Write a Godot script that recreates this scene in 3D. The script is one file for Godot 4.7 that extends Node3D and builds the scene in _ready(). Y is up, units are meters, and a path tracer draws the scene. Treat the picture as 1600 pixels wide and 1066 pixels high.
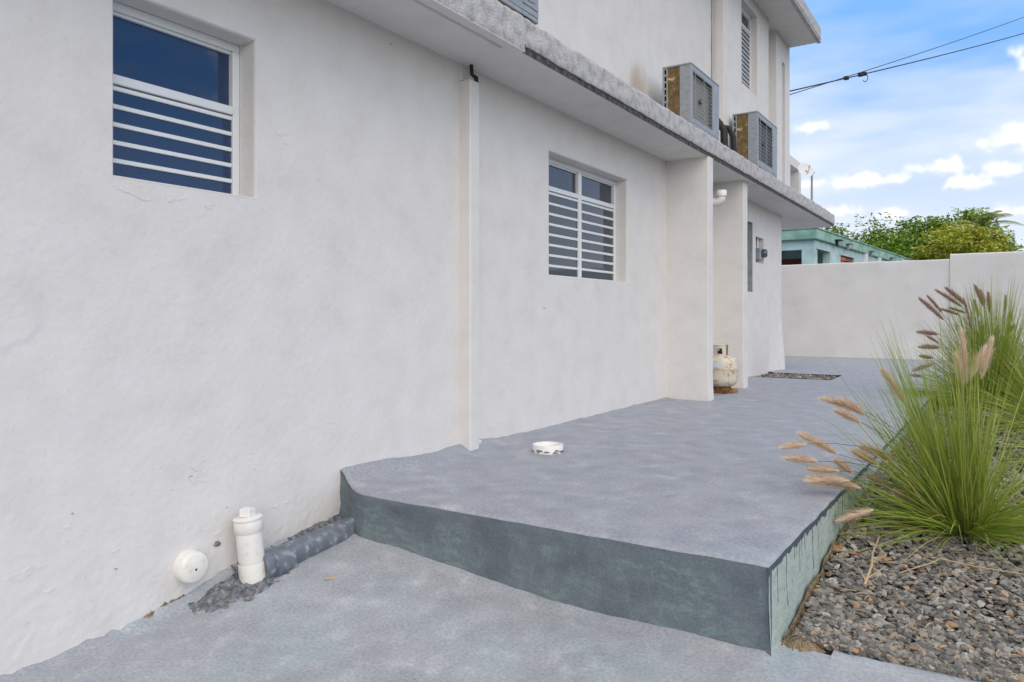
extends Node3D

# ---------------------------------------------------------------- mesh builder
class MB:
	var v := PackedVector3Array()
	var n := PackedVector3Array()
	var t := PackedVector2Array()
	var c := PackedColorArray()
	var off := Vector3.ZERO
	var col := Color.WHITE

	func put(p: Vector3, nn: Vector3, uv := Vector2.ZERO) -> void:
		v.append(p - off)
		n.append(nn)
		t.append(uv)
		c.append(col)

	func tri(a: Vector3, b: Vector3, d: Vector3, hint: Vector3) -> void:
		var nn := (d - a).cross(b - a)
		if nn.dot(hint) < 0.0:
			var k := b
			b = d
			d = k
			nn = -nn
		nn = nn.normalized()
		put(a, nn)
		put(b, nn)
		put(d, nn)

	func quad(a: Vector3, b: Vector3, d: Vector3, e: Vector3, hint: Vector3) -> void:
		tri(a, b, d, hint)
		tri(a, d, e, hint)

	func quad_uv(a: Vector3, b: Vector3, d: Vector3, e: Vector3, hint: Vector3, ua: Vector2, ub: Vector2, ud: Vector2, ue: Vector2) -> void:
		var nn := (d - a).cross(b - a).normalized()
		if nn.dot(hint) < 0.0:
			nn = -nn
			put(a, nn, ua); put(d, nn, ud); put(b, nn, ub)
			put(a, nn, ua); put(e, nn, ue); put(d, nn, ud)
		else:
			put(a, nn, ua); put(b, nn, ub); put(d, nn, ud)
			put(a, nn, ua); put(d, nn, ud); put(e, nn, ue)

	# box between two corners, with chamfered edges
	func box(lo: Vector3, hi: Vector3, b := 0.0, basis := Basis.IDENTITY, pivot := Vector3.ZERO) -> void:
		var l := Vector3(minf(lo.x, hi.x), minf(lo.y, hi.y), minf(lo.z, hi.z))
		var h := Vector3(maxf(lo.x, hi.x), maxf(lo.y, hi.y), maxf(lo.z, hi.z))
		var m := (l + h) * 0.5
		var s := (h - l) * 0.5
		b = minf(b, minf(s.x, minf(s.y, s.z)) * 0.9)
		var f := func(p: Vector3) -> Vector3: return basis * (m + p - pivot) + pivot
		for ax in 3:
			var a1 := (ax + 1) % 3
			var a2 := (ax + 2) % 3
			for sg in [-1.0, 1.0]:
				var q: Array[Vector3] = []
				for k in [[-1, -1], [1, -1], [1, 1], [-1, 1]]:
					var p := Vector3.ZERO
					p[ax] = sg * s[ax]
					p[a1] = k[0] * (s[a1] - b)
					p[a2] = k[1] * (s[a2] - b)
					q.append(f.call(p))
				var hn := Vector3.ZERO
				hn[ax] = sg
				quad(q[0], q[1], q[2], q[3], basis * hn)
			if b > 0.0:
				for s1 in [-1.0, 1.0]:
					for s2 in [-1.0, 1.0]:
						var q2: Array[Vector3] = []
						for k in [[-1, 0], [1, 0], [1, 1], [-1, 1]]:
							var p := Vector3.ZERO
							p[ax] = k[0] * (s[ax] - b)
							p[a1] = s1 * (s[a1] - (b if k[1] == 1 else 0.0))
							p[a2] = s2 * (s[a2] - (0.0 if k[1] == 1 else b))
							q2.append(f.call(p))
						var hn2 := Vector3.ZERO
						hn2[a1] = s1
						hn2[a2] = s2
						quad(q2[0], q2[1], q2[2], q2[3], basis * hn2)
		if b > 0.0:
			for sx in [-1.0, 1.0]:
				for sy in [-1.0, 1.0]:
					for sz in [-1.0, 1.0]:
						var g := Vector3(sx, sy, sz)
						tri(f.call(g * (s - Vector3(0, b, b))), f.call(g * (s - Vector3(b, 0, b))), f.call(g * (s - Vector3(b, b, 0))), basis * g)

	func ring_quad(p0: Vector3, n0: Vector3, p1: Vector3, n1: Vector3, p2: Vector3, n2: Vector3, p3: Vector3, n3: Vector3, u0 := Vector2.ZERO, u1 := Vector2.ZERO, u2 := Vector2.ZERO, u3 := Vector2.ZERO) -> void:
		var g := (p2 - p0).cross(p1 - p0)
		if g.length_squared() < 1e-16:
			g = (p3 - p0).cross(p2 - p0)
		if g.dot(n0 + n1 + n2 + n3) >= 0.0:
			put(p0, n0, u0); put(p1, n1, u1); put(p2, n2, u2)
			put(p0, n0, u0); put(p2, n2, u2); put(p3, n3, u3)
		else:
			put(p0, n0, u0); put(p2, n2, u2); put(p1, n1, u1)
			put(p0, n0, u0); put(p3, n3, u3); put(p2, n2, u2)

	func tube(pts: Array, rad: Array, sides := 10, caps := true) -> void:
		var rings := []
		var nrm := []
		var up := Vector3.UP
		for i in pts.size():
			var d: Vector3 = ((pts[mini(i + 1, pts.size() - 1)] as Vector3) - (pts[maxi(i - 1, 0)] as Vector3)).normalized()
			if i == 0 and absf(d.dot(up)) > 0.9:
				up = Vector3.RIGHT
			var sx := up.cross(d).normalized()
			var sy := d.cross(sx).normalized()
			up = sy
			var rr := PackedVector3Array()
			var nr := PackedVector3Array()
			for k in sides + 1:
				var a := TAU * k / sides
				var o := sx * cos(a) + sy * sin(a)
				nr.append(o)
				rr.append((pts[i] as Vector3) + o * float(rad[i]))
			rings.append(rr)
			nrm.append(nr)
		for i in pts.size() - 1:
			for k in sides:
				ring_quad(rings[i][k], nrm[i][k], rings[i + 1][k], nrm[i + 1][k], rings[i + 1][k + 1], nrm[i + 1][k + 1], rings[i][k + 1], nrm[i][k + 1])
		if caps:
			for e in [0, pts.size() - 1]:
				var hint: Vector3 = (pts[0] as Vector3) - (pts[1] as Vector3) if e == 0 else (pts[e] as Vector3) - (pts[e - 1] as Vector3)
				for k in sides:
					tri(pts[e], rings[e][k], rings[e][k + 1], hint)

	# profile: Array of Vector2(radius, height along axis)
	func lathe(o: Vector3, axis: Vector3, prof: Array, sides := 24, smooth := true) -> void:
		axis = axis.normalized()
		var sx := axis.cross(Vector3.RIGHT if absf(axis.x) < 0.8 else Vector3.UP).normalized()
		var sy := axis.cross(sx).normalized()
		var total := float(prof.size() - 1)
		for i in prof.size() - 1:
			var a: Vector2 = prof[i]
			var b: Vector2 = prof[i + 1]
			var na := _pn(prof, i, i if not smooth else i - 1)
			var nb := _pn(prof, i, i if not smooth else i + 1)
			for k in sides:
				var q := []
				var qn := []
				for w in [[a, k, na], [b, k, nb], [b, k + 1, nb], [a, k + 1, na]]:
					var ang := TAU * float(w[1]) / sides
					var rd := sx * cos(ang) + sy * sin(ang)
					q.append(o + rd * (w[0] as Vector2).x + axis * (w[0] as Vector2).y)
					qn.append((rd * (w[2] as Vector2).x + axis * (w[2] as Vector2).y).normalized())
				ring_quad(q[0], qn[0], q[1], qn[1], q[2], qn[2], q[3], qn[3], Vector2(float(k) / sides, i / total), Vector2(float(k) / sides, (i + 1) / total), Vector2(float(k + 1) / sides, (i + 1) / total), Vector2(float(k + 1) / sides, i / total))

	func _pn(prof: Array, i: int, j: int) -> Vector2:
		var d: Vector2 = (prof[i + 1] as Vector2) - (prof[i] as Vector2)
		var nn := Vector2(d.y, -d.x).normalized()
		if j >= 0 and j < prof.size() - 1 and j != i:
			var e: Vector2 = (prof[j + 1] as Vector2) - (prof[j] as Vector2)
			var n2 := Vector2(e.y, -e.x).normalized()
			if nn.dot(n2) > 0.6:
				nn = (nn + n2).normalized()
		return nn

	# grid of points with smooth normals; skip(i, j) leaves a cell out
	func grid(us: Array, vs: Array, pos: Callable, hint: Vector3, skip = null, uvf = null, colf = null) -> void:
		var nu := us.size()
		var nv := vs.size()
		var p := PackedVector3Array()
		p.resize(nu * nv)
		for i in nu:
			for j in nv:
				p[i * nv + j] = pos.call(us[i], vs[j])
		var nn := PackedVector3Array()
		nn.resize(nu * nv)
		var sgn := 0.0
		for i in nu:
			for j in nv:
				var du := p[mini(i + 1, nu - 1) * nv + j] - p[maxi(i - 1, 0) * nv + j]
				var dv := p[i * nv + mini(j + 1, nv - 1)] - p[i * nv + maxi(j - 1, 0)]
				var g := du.cross(dv).normalized()
				sgn += g.dot(hint)
				nn[i * nv + j] = g
		if sgn < 0.0:
			for i in nn.size():
				nn[i] = -nn[i]
		for i in nu - 1:
			for j in nv - 1:
				if skip != null and skip.call((us[i] + us[i + 1]) * 0.5, (vs[j] + vs[j + 1]) * 0.5):
					continue
				var k := [i * nv + j, (i + 1) * nv + j, (i + 1) * nv + j + 1, i * nv + j + 1]
				var order := [0, 1, 2, 0, 2, 3]
				if (p[k[2]] - p[k[0]]).cross(p[k[1]] - p[k[0]]).dot(nn[k[0]] + nn[k[2]]) < 0.0:
					order = [0, 2, 1, 0, 3, 2]
				for o in order:
					var ii: int = i + (1 if o == 1 or o == 2 else 0)
					var jj: int = j + (1 if o >= 2 else 0)
					if colf != null:
						col = colf.call(us[ii], vs[jj])
					put(p[k[o]], nn[k[o]], uvf.call(us[ii], vs[jj]) if uvf != null else Vector2.ZERO)

	func mesh(m: Material) -> ArrayMesh:
		var a := []
		a.resize(Mesh.ARRAY_MAX)
		a[Mesh.ARRAY_VERTEX] = v
		a[Mesh.ARRAY_NORMAL] = n
		a[Mesh.ARRAY_TEX_UV] = t
		a[Mesh.ARRAY_COLOR] = c
		var r := ArrayMesh.new()
		r.add_surface_from_arrays(Mesh.PRIMITIVE_TRIANGLES, a)
		r.surface_set_material(0, m)
		return r

# ---------------------------------------------------------------- naming
var used := {}
var M := {}

func numbered(called: String) -> String:
	used[called] = used.get(called, -1) + 1
	return called if used[called] == 0 else "%s_%03d" % [called, used[called]]

func thing(called: String, label: String, category: String, at := Vector3.ZERO, group := "") -> Node3D:
	var o := Node3D.new()
	o.name = numbered(called)
	add_child(o)
	o.position = at
	o.set_meta("label", label)
	o.set_meta("category", category)
	if group:
		o.set_meta("group", group)
	return o

func setting(called: String, at := Vector3.ZERO) -> Node3D:
	var o := Node3D.new()
	o.name = numbered(called)
	add_child(o)
	o.position = at
	o.set_meta("kind", "structure")
	return o

func nb(t: Node3D) -> MB:
	var b := MB.new()
	b.off = t.position
	return b

func part(b: MB, called: String, m: Material, parent: Node3D) -> MeshInstance3D:
	var o := MeshInstance3D.new()
	o.name = called
	o.mesh = b.mesh(m)
	parent.add_child(o, true)
	return o

func lone(b: MB, called: String, m: Material, label: String, category: String, at: Vector3, group := "") -> MeshInstance3D:
	b.v = PackedVector3Array(Array(b.v).map(func(q): return q - at))
	var o := MeshInstance3D.new()
	o.name = numbered(called)
	o.mesh = b.mesh(m)
	add_child(o)
	o.position = at
	o.set_meta("label", label)
	o.set_meta("category", category)
	if group:
		o.set_meta("group", group)
	return o

# ---------------------------------------------------------------- materials
func lin(r: float, g: float, b: float) -> Color:
	return Color(r, g, b).linear_to_srgb()

func noise(sd: int, freq: float, oct := 4, type := FastNoiseLite.TYPE_SIMPLEX_SMOOTH) -> FastNoiseLite:
	var f := FastNoiseLite.new()
	f.seed = sd
	f.noise_type = type
	f.frequency = freq
	f.fractal_type = FastNoiseLite.FRACTAL_FBM
	f.fractal_octaves = oct
	return f

func ntex(f: FastNoiseLite, size := 512, stops := [], cols := [], normalize := true) -> NoiseTexture2D:
	var x := NoiseTexture2D.new()
	x.width = size
	x.height = size
	x.seamless = true
	x.normalize = normalize
	x.noise = f
	if stops.size():
		var g := Gradient.new()
		g.offsets = PackedFloat32Array(stops)
		g.colors = PackedColorArray(cols)
		x.color_ramp = g
	return x

func mat(c: Color, rough := 0.8, metal := 0.0) -> StandardMaterial3D:
	var m := StandardMaterial3D.new()
	m.albedo_color = c
	m.roughness = rough
	m.metallic = metal
	return m

func tri_tex(m: StandardMaterial3D, tex: Texture2D, scale: float, world := true) -> StandardMaterial3D:
	m.albedo_texture = tex
	m.uv1_triplanar = true
	m.uv1_world_triplanar = world
	m.uv1_scale = Vector3.ONE * scale
	m.uv1_triplanar_sharpness = 6.0
	return m

func bump(m: StandardMaterial3D, tex: Texture2D, cm: float) -> StandardMaterial3D:
	m.heightmap_enabled = true
	m.heightmap_texture = tex
	m.heightmap_scale = cm
	return m

func detail(m: StandardMaterial3D, tex: Texture2D, scale: float) -> StandardMaterial3D:
	m.detail_enabled = true
	m.detail_blend_mode = BaseMaterial3D.BLEND_MODE_MUL
	m.detail_uv_layer = BaseMaterial3D.DETAIL_UV_2
	m.detail_albedo = tex
	m.uv2_triplanar = true
	m.uv2_world_triplanar = true
	m.uv2_scale = Vector3.ONE * scale
	return m

func ndata(f: FastNoiseLite, w: int, h: int) -> PackedByteArray:
	var im := f.get_seamless_image(w, h)
	im.convert(Image.FORMAT_L8)
	return im.get_data()

func pic(w: int, h: int, px: Callable) -> Image:
	var d := PackedByteArray()
	d.resize(w * h * 3)
	for i in w * h:
		var c: Vector3 = px.call(i)
		d[i * 3] = clampi(int(c.x), 0, 255)
		d[i * 3 + 1] = clampi(int(c.y), 0, 255)
		d[i * 3 + 2] = clampi(int(c.z), 0, 255)
	return Image.create_from_data(w, h, false, Image.FORMAT_RGB8, d)

func sstep(a: float, b: float, x: float) -> float:
	return smoothstep(a, b, x)

func paving_picture(sd: int, base: Vector3, teal: Vector3, pale: Vector3) -> ImageTexture:
	var S := 1024
	var a := ndata(noise(sd, 0.004, 5), S, S)
	var b := ndata(noise(sd + 1, 0.013, 5), S, S)
	var g := ndata(noise(sd + 2, 0.11, 3), S, S)
	var w := ndata(noise(sd + 3, 0.007, 3), S, S)
	var im := pic(S, S, func(i: int) -> Vector3:
		var fa := a[i] / 255.0
		var fb := b[i] / 255.0
		var fg := g[i] / 255.0
		var fw := w[i] / 255.0
		var c := base.lerp(teal, clampf((fa - 0.45) * 1.8, 0.0, 0.7))
		c = c.lerp(pale, clampf((fb - 0.5) * 1.7, 0.0, 0.6) * clampf(fw * 1.6 - 0.3, 0.0, 1.0))
		c *= 0.97 + 0.06 * fb
		c *= 0.90 + 0.2 * fg
		if hash(i * 7 + sd) % 100 < 9:
			c *= 1.07 if hash(i * 13 + sd) % 2 == 0 else 0.92
		return c)
	var r := RandomNumberGenerator.new()
	r.seed = sd
	# scuffs and droplets of pale paint
	for k in 190:
		var p := Vector2(r.randf() * S, r.randf() * S)
		var dir := Vector2.from_angle(r.randf_range(-0.5, 0.5) + (0.0 if r.randf() < 0.7 else 1.6))
		var bend := r.randf_range(-0.03, 0.03)
		var strength := r.randf_range(0.08, 0.4)
		for q in r.randi_range(10, 80):
			p += dir
			dir = dir.rotated(bend)
			if r.randf() < 0.75:
				var x := posmod(int(p.x), S)
				var y := posmod(int(p.y), S)
				im.set_pixel(x, y, im.get_pixel(x, y).lerp(Color(0.78, 0.79, 0.82), strength * r.randf()))
	for k in 420:
		var x := r.randi() % (S - 4)
		var y := r.randi() % (S - 4)
		var c := Color(0.85, 0.86, 0.86) if r.randf() < 0.8 else Color(0.3, 0.24, 0.18)
		var big := r.randf() < 0.14
		im.set_pixel(x, y, im.get_pixel(x, y).lerp(c, r.randf_range(0.4, 1.0)))
		if big:
			for dd in [[1, 0], [0, 1], [1, 1], [2, 1]]:
				im.set_pixel(x + dd[0], y + dd[1], im.get_pixel(x + dd[0], y + dd[1]).lerp(c, 0.8))
	return ImageTexture.create_from_image(im)

func riser_picture() -> ImageTexture:
	var W := 1024
	var Hh := 192
	var a := ndata(noise(41, 0.006, 5), W, W)
	var b := ndata(noise(42, 0.02, 4), W, W)
	var g := ndata(noise(43, 0.13, 3), W, W)
	var s := ndata(noise(44, 0.035, 3), W, W)
	var im := pic(W, Hh, func(i: int) -> Vector3:
		var x := i % W
		var y := i / W
		var fa := a[x + y * W] / 255.0
		var fb := b[x + ((y * 2) % W) * W] / 255.0
		var st := s[x + (y / 5) * W] / 255.0
		var fg := g[i] / 255.0
		var green := clampf((fb - 0.42) * 2.6, 0.0, 1.0) * clampf((fa - 0.25) * 2.4, 0.0, 1.0)
		green = maxf(green, clampf((st - 0.62) * 3.0, 0.0, 0.6))
		# a ragged band of the deck's own darker paint runs over the top edge
		if y < 16 + st * 34:
			green *= 0.25
		var c := Vector3(105, 114, 121).lerp(Vector3(116, 135, 133), green)
		c = c.lerp(Vector3(86, 94, 102), clampf((0.4 - fa) * 2.0, 0.0, 0.6))
		return c * (0.9 + 0.2 * fg))
	return ImageTexture.create_from_image(im)

func side_picture() -> ImageTexture:
	var W := 2048
	var Hh := 128
	var a := ndata(noise(51, 0.02, 4), 1024, 1024)
	var g := ndata(noise(52, 0.12, 3), 1024, 1024)
	var im := pic(W, Hh, func(i: int) -> Vector3:
		var x := i % W
		var y := i / W
		var fa := a[(x % 1024) + (y * 3) * 1024] / 255.0
		var fg := g[(x % 1024) + y * 1024] / 255.0
		var c := Vector3(170, 184, 178).lerp(Vector3(158, 173, 168), clampf((fa - 0.4) * 2.5, 0.0, 1.0))
		if y < 5 + int(fa * 9.0):
			c = Vector3(74, 84, 94)
		return c * (0.94 + 0.12 * fg))
	var r := RandomNumberGenerator.new()
	r.seed = 5
	var x := 6.0
	while x < W - 6:
		x += r.randf_range(10, 60)
		var ln := int(r.randf_range(10, 34) if r.randf() < 0.75 else r.randf_range(40, 84))
		for y in ln:
			var xx := int(x + sin(y * 0.1) * 0.6)
			if xx < W - 2:
				for wd in (4 if (y < ln * 0.4 or y > ln - 5) else 3):
					if xx + wd < W:
						im.set_pixel(xx + wd, y, Color(0.27, 0.31, 0.35))
	for k in 160:
		var px := r.randi() % (W - 4)
		var py := r.randi_range(40, Hh - 4)
		for q in r.randi_range(2, 9):
			im.set_pixel(clampi(px + r.randi_range(-1, 2), 0, W - 1), clampi(py + r.randi_range(-3, 3), 0, Hh - 1), Color(0.22, 0.27, 0.28))
	return ImageTexture.create_from_image(im)

func tank_picture() -> ImageTexture:
	var W := 256
	var a := ndata(noise(61, 0.03, 4), W, W)
	var b := ndata(noise(62, 0.09, 3), W, W)
	var im := pic(W, W, func(i: int) -> Vector3:
		var y := float(i / W) / W
		var fa := a[i] / 255.0
		var fb := b[i] / 255.0
		var c := Vector3(214, 208, 192).lerp(Vector3(196, 188, 170), fa)
		var band := maxf(1.0 - absf(y - 0.5) * 16.0, 0.0) + maxf(1.0 - absf(y - 0.2) * 12.0, 0.0) * 0.5 + maxf(1.0 - absf(y - 0.86) * 9.0, 0.0) * 0.6
		var rust := clampf((fb * 0.7 + fa * 0.5 - 0.72 + band * 0.16) * 6.0, 0.0, 1.0)
		c = c.lerp(Vector3(176, 122, 62), rust * 0.9)
		if fb > 0.74:
			c = c.lerp(Vector3(92, 58, 36), clampf((fb - 0.74) * 9.0 * (band + 0.15), 0.0, 0.9))
		return c)
	return ImageTexture.create_from_image(im)

func materials() -> void:
	# white painted stucco
	var wcol := ntex(noise(1, 0.006, 5), 1024, [0.0, 0.35, 0.6, 1.0], [Color(0.832, 0.822, 0.81), Color(0.855, 0.846, 0.836), Color(0.862, 0.854, 0.846), Color(0.874, 0.867, 0.86)])
	var wfine := ntex(noise(2, 0.05, 4), 512, [0.0, 0.18, 0.3, 1.0], [Color(0.955, 0.95, 0.94), Color(0.99, 0.988, 0.985), Color.WHITE, Color.WHITE])
	var wh := ntex(noise(3, 0.035, 6), 1024)
	M.wall = bump(detail(tri_tex(mat(Color.WHITE, 0.75), wcol, 0.55), wfine, 1.3), wh, 0.16)
	M.wall.vertex_color_use_as_albedo = true
	M.soffit = M.wall
	M.boundary = bump(detail(tri_tex(mat(Color.WHITE, 0.8), wcol, 0.3), wfine, 0.6), wh, 0.12)
	# deck paint
	var grain := ntex(noise(11, 0.06, 5), 1024)
	var fleck := ntex(noise(12, 0.012, 5), 1024, [0.0, 0.5, 1.0], [Color(0.9, 0.905, 0.915), Color(0.97, 0.97, 0.972), Color(1, 1, 1)])
	var deck := paving_picture(21, Vector3(161, 163, 171), Vector3(156, 164, 173), Vector3(190, 191, 194))
	var low := paving_picture(31, Vector3(169, 171, 177), Vector3(164, 176, 180), Vector3(194, 195, 197))
	M.deck = bump(detail(tri_tex(mat(Color.WHITE, 0.62), deck, 0.42), fleck, 0.31), grain, 0.03)
	M.low = bump(detail(tri_tex(mat(Color.WHITE, 0.62), low, 0.5), fleck, 0.27), grain, 0.035)
	var rg := ntex(noise(13, 0.07, 5), 1024)
	rg.height = 146
	var sg := ntex(noise(14, 0.09, 5), 2048)
	sg.height = 156
	M.riser = bump(mat(Color.WHITE, 0.7), rg, 0.1)
	M.riser.albedo_texture = riser_picture()
	M.side = bump(mat(Color.WHITE, 0.75), sg, 0.25)
	M.side.albedo_texture = side_picture()
	# crusted mortar splashed with deck paint
	var crust := ntex(noise(71, 0.022, 5), 512, [0.0, 0.3, 0.42, 0.55, 0.66, 0.78, 1.0], [Color(0.4, 0.42, 0.45), Color(0.48, 0.5, 0.54), Color(0.54, 0.56, 0.6), Color(0.62, 0.61, 0.6), Color(0.58, 0.61, 0.64), Color(0.76, 0.77, 0.79), Color(0.8, 0.8, 0.8)])
	M.crust = bump(tri_tex(mat(Color.WHITE, 0.85), crust, 3.2), grain, 1.2)
	var pipecol := ntex(noise(72, 0.014, 5), 512, [0.0, 0.5, 0.64, 0.75, 1.0], [Color(0.37, 0.40, 0.44), Color(0.42, 0.45, 0.49), Color(0.46, 0.49, 0.53), Color(0.55, 0.58, 0.62), Color(0.68, 0.71, 0.73)])
	M.grey_pipe = bump(tri_tex(mat(Color.WHITE, 0.38), pipecol, 2.2), grain, 0.15)
	# bare concrete of the roof edge
	var conc := ntex(noise(81, 0.012, 6), 1024, [0.0, 0.27, 0.4, 0.62, 1.0], [Color(0.56, 0.56, 0.56), Color(0.66, 0.655, 0.66), Color(0.70, 0.695, 0.70), Color(0.74, 0.735, 0.74), Color(0.79, 0.785, 0.79)])
	var pits := ntex(noise(82, 0.05, 4), 512, [0.0, 0.2, 0.3, 1.0], [Color(0.62, 0.61, 0.6), Color(0.95, 0.95, 0.95), Color.WHITE, Color.WHITE])
	M.concrete = bump(detail(tri_tex(mat(Color.WHITE, 0.9), conc, 0.8), pits, 1.6), grain, 0.4)
	var dk := ntex(noise(83, 0.02, 5), 512, [0.0, 0.5, 1.0], [Color(0.25, 0.25, 0.25), Color(0.4, 0.4, 0.4), Color(0.52, 0.52, 0.52)])
	M.dark_concrete = bump(tri_tex(mat(Color.WHITE, 0.95), dk, 1.5), grain, 1.2)
	M.void = mat(lin(0.01, 0.01, 0.01), 0.9)
	# plastics and metals
	var pv := ntex(noise(91, 0.02, 4), 256, [0.0, 0.25, 0.45, 1.0], [Color(0.84, 0.81, 0.75), Color(0.905, 0.895, 0.87), Color(0.915, 0.905, 0.885), Color(0.92, 0.915, 0.9)])
	M.pvc = tri_tex(mat(Color.WHITE, 0.4), pv, 3.0)
	M.white_pipe = tri_tex(mat(Color.WHITE, 0.45), wcol, 0.8)
	M.frame = mat(lin(0.74, 0.77, 0.79), 0.35)
	M.rubber = mat(lin(0.02, 0.02, 0.022), 0.7)
	var glass := mat(Color(lin(0.008, 0.04, 0.125), 0.78), 0.03)
	glass.transparency = BaseMaterial3D.TRANSPARENCY_ALPHA
	glass.metallic_specular = 0.6
	M.glass = glass
	var grey_glass := mat(Color(lin(0.02, 0.032, 0.06), 0.72), 0.04)
	grey_glass.transparency = BaseMaterial3D.TRANSPARENCY_ALPHA
	grey_glass.metallic_specular = 0.7
	M.grey_glass = grey_glass
	M.blue_film = mat(lin(0.08, 0.32, 0.72), 0.5)
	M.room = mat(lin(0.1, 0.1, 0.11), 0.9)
	var acn := ntex(noise(95, 0.03, 4), 256, [0.0, 0.4, 1.0], [Color(0.53, 0.55, 0.57), Color(0.59, 0.61, 0.63), Color(0.64, 0.66, 0.68)])
	M.ac_metal = tri_tex(mat(Color.WHITE, 0.5, 0.1), acn, 2.0)
	M.dust = tri_tex(mat(Color(1.0, 0.97, 0.9), 0.9), acn, 3.0)
	M.dark_dust = tri_tex(mat(Color(0.66, 0.67, 0.68), 0.9), acn, 3.0)
	M.ac_dark = mat(lin(0.05, 0.055, 0.065), 0.6)
	M.ac_panel = tri_tex(mat(Color.WHITE, 0.5, 0.1), acn, 1.2)
	var coilf := noise(96, 0.02, 3)
	var coil := ntex(coilf, 256, [0.0, 0.5, 0.78, 0.84, 1.0], [Color(0.34, 0.27, 0.16), Color(0.46, 0.38, 0.24), Color(0.51, 0.42, 0.27), Color(0.74, 0.67, 0.5), Color(0.86, 0.8, 0.66)])
	M.coil = tri_tex(mat(Color.WHITE, 0.7, 0.1), coil, 2.4)
	M.tan = tri_tex(mat(Color(1.0, 0.85, 0.62), 0.85), conc, 2.0)
	M.galv = mat(lin(0.35, 0.36, 0.38), 0.45, 0.5)
	var sb := ntex(noise(99, 0.03, 4), 256, [0.0, 0.5, 1.0], [Color(0.5, 0.42, 0.3), Color(0.66, 0.58, 0.45), Color(0.74, 0.66, 0.55)])
	M.tank = mat(Color.WHITE, 0.45)
	M.tank.albedo_texture = tank_picture()
	M.rust = tri_tex(mat(Color(0.9, 0.8, 0.68), 0.8), coil, 6.0)
	M.wood = tri_tex(mat(Color(1.0, 0.82, 0.6), 0.8), sb, 5.0)
	M.paper = mat(lin(0.6, 0.62, 0.66), 0.7)
	# garden
	M.soil = bump(tri_tex(mat(lin(0.06, 0.055, 0.048), 0.95), conc, 2.0), grain, 2.0)
	M.stone = bump(mat(Color.WHITE, 0.85), grain, 0.3)
	M.stone.vertex_color_use_as_albedo = true
	M.blade = mat(Color.WHITE, 0.5)
	M.blade.vertex_color_use_as_albedo = true
	M.blade.backlight_enabled = true
	M.blade.backlight = lin(0.14, 0.2, 0.03)
	M.plume = mat(Color.WHITE, 0.85)
	M.plume.vertex_color_use_as_albedo = true
	M.plume.backlight_enabled = true
	M.plume.backlight = lin(0.5, 0.42, 0.33)
	M.leaf = mat(Color.WHITE, 0.55)
	M.leaf.vertex_color_use_as_albedo = true
	M.leaf.backlight_enabled = true
	M.leaf.backlight = lin(0.2, 0.28, 0.04)
	M.bark = bump(tri_tex(mat(lin(0.13, 0.1, 0.075), 0.95), conc, 2.0), grain, 2.0)
	M.dry = mat(lin(0.48, 0.2, 0.07), 0.8)
	M.straw = mat(lin(0.5, 0.36, 0.2), 0.8)
	M.bare_edge = bump(tri_tex(mat(Color.WHITE, 0.95), sb, 2.0), grain, 2.0)
	# neighbour
	var teal := ntex(noise(101, 0.012, 5), 512, [0.0, 0.3, 0.6, 1.0], [Color(0.42, 0.55, 0.5), Color(0.5, 0.65, 0.6), Color(0.56, 0.71, 0.66), Color(0.66, 0.78, 0.73)])
	M.teal = tri_tex(mat(Color.WHITE, 0.85), teal, 0.25)
	var aqua := ntex(noise(102, 0.012, 5), 512, [0.0, 0.3, 0.6, 1.0], [Color(0.6, 0.7, 0.7), Color(0.68, 0.78, 0.79), Color(0.73, 0.83, 0.83), Color(0.77, 0.86, 0.86)])
	M.aqua = tri_tex(mat(Color.WHITE, 0.85), aqua, 0.25)
	M.red_wood = mat(lin(0.24, 0.05, 0.02), 0.6)
	M.orange_wood = mat(lin(0.5, 0.16, 0.05), 0.6)
	M.far_ground = bump(tri_tex(mat(lin(0.14, 0.15, 0.09), 0.95), conc, 0.4), grain, 2.0)
	M.wire = mat(lin(0.02, 0.02, 0.025), 0.6)

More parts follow.
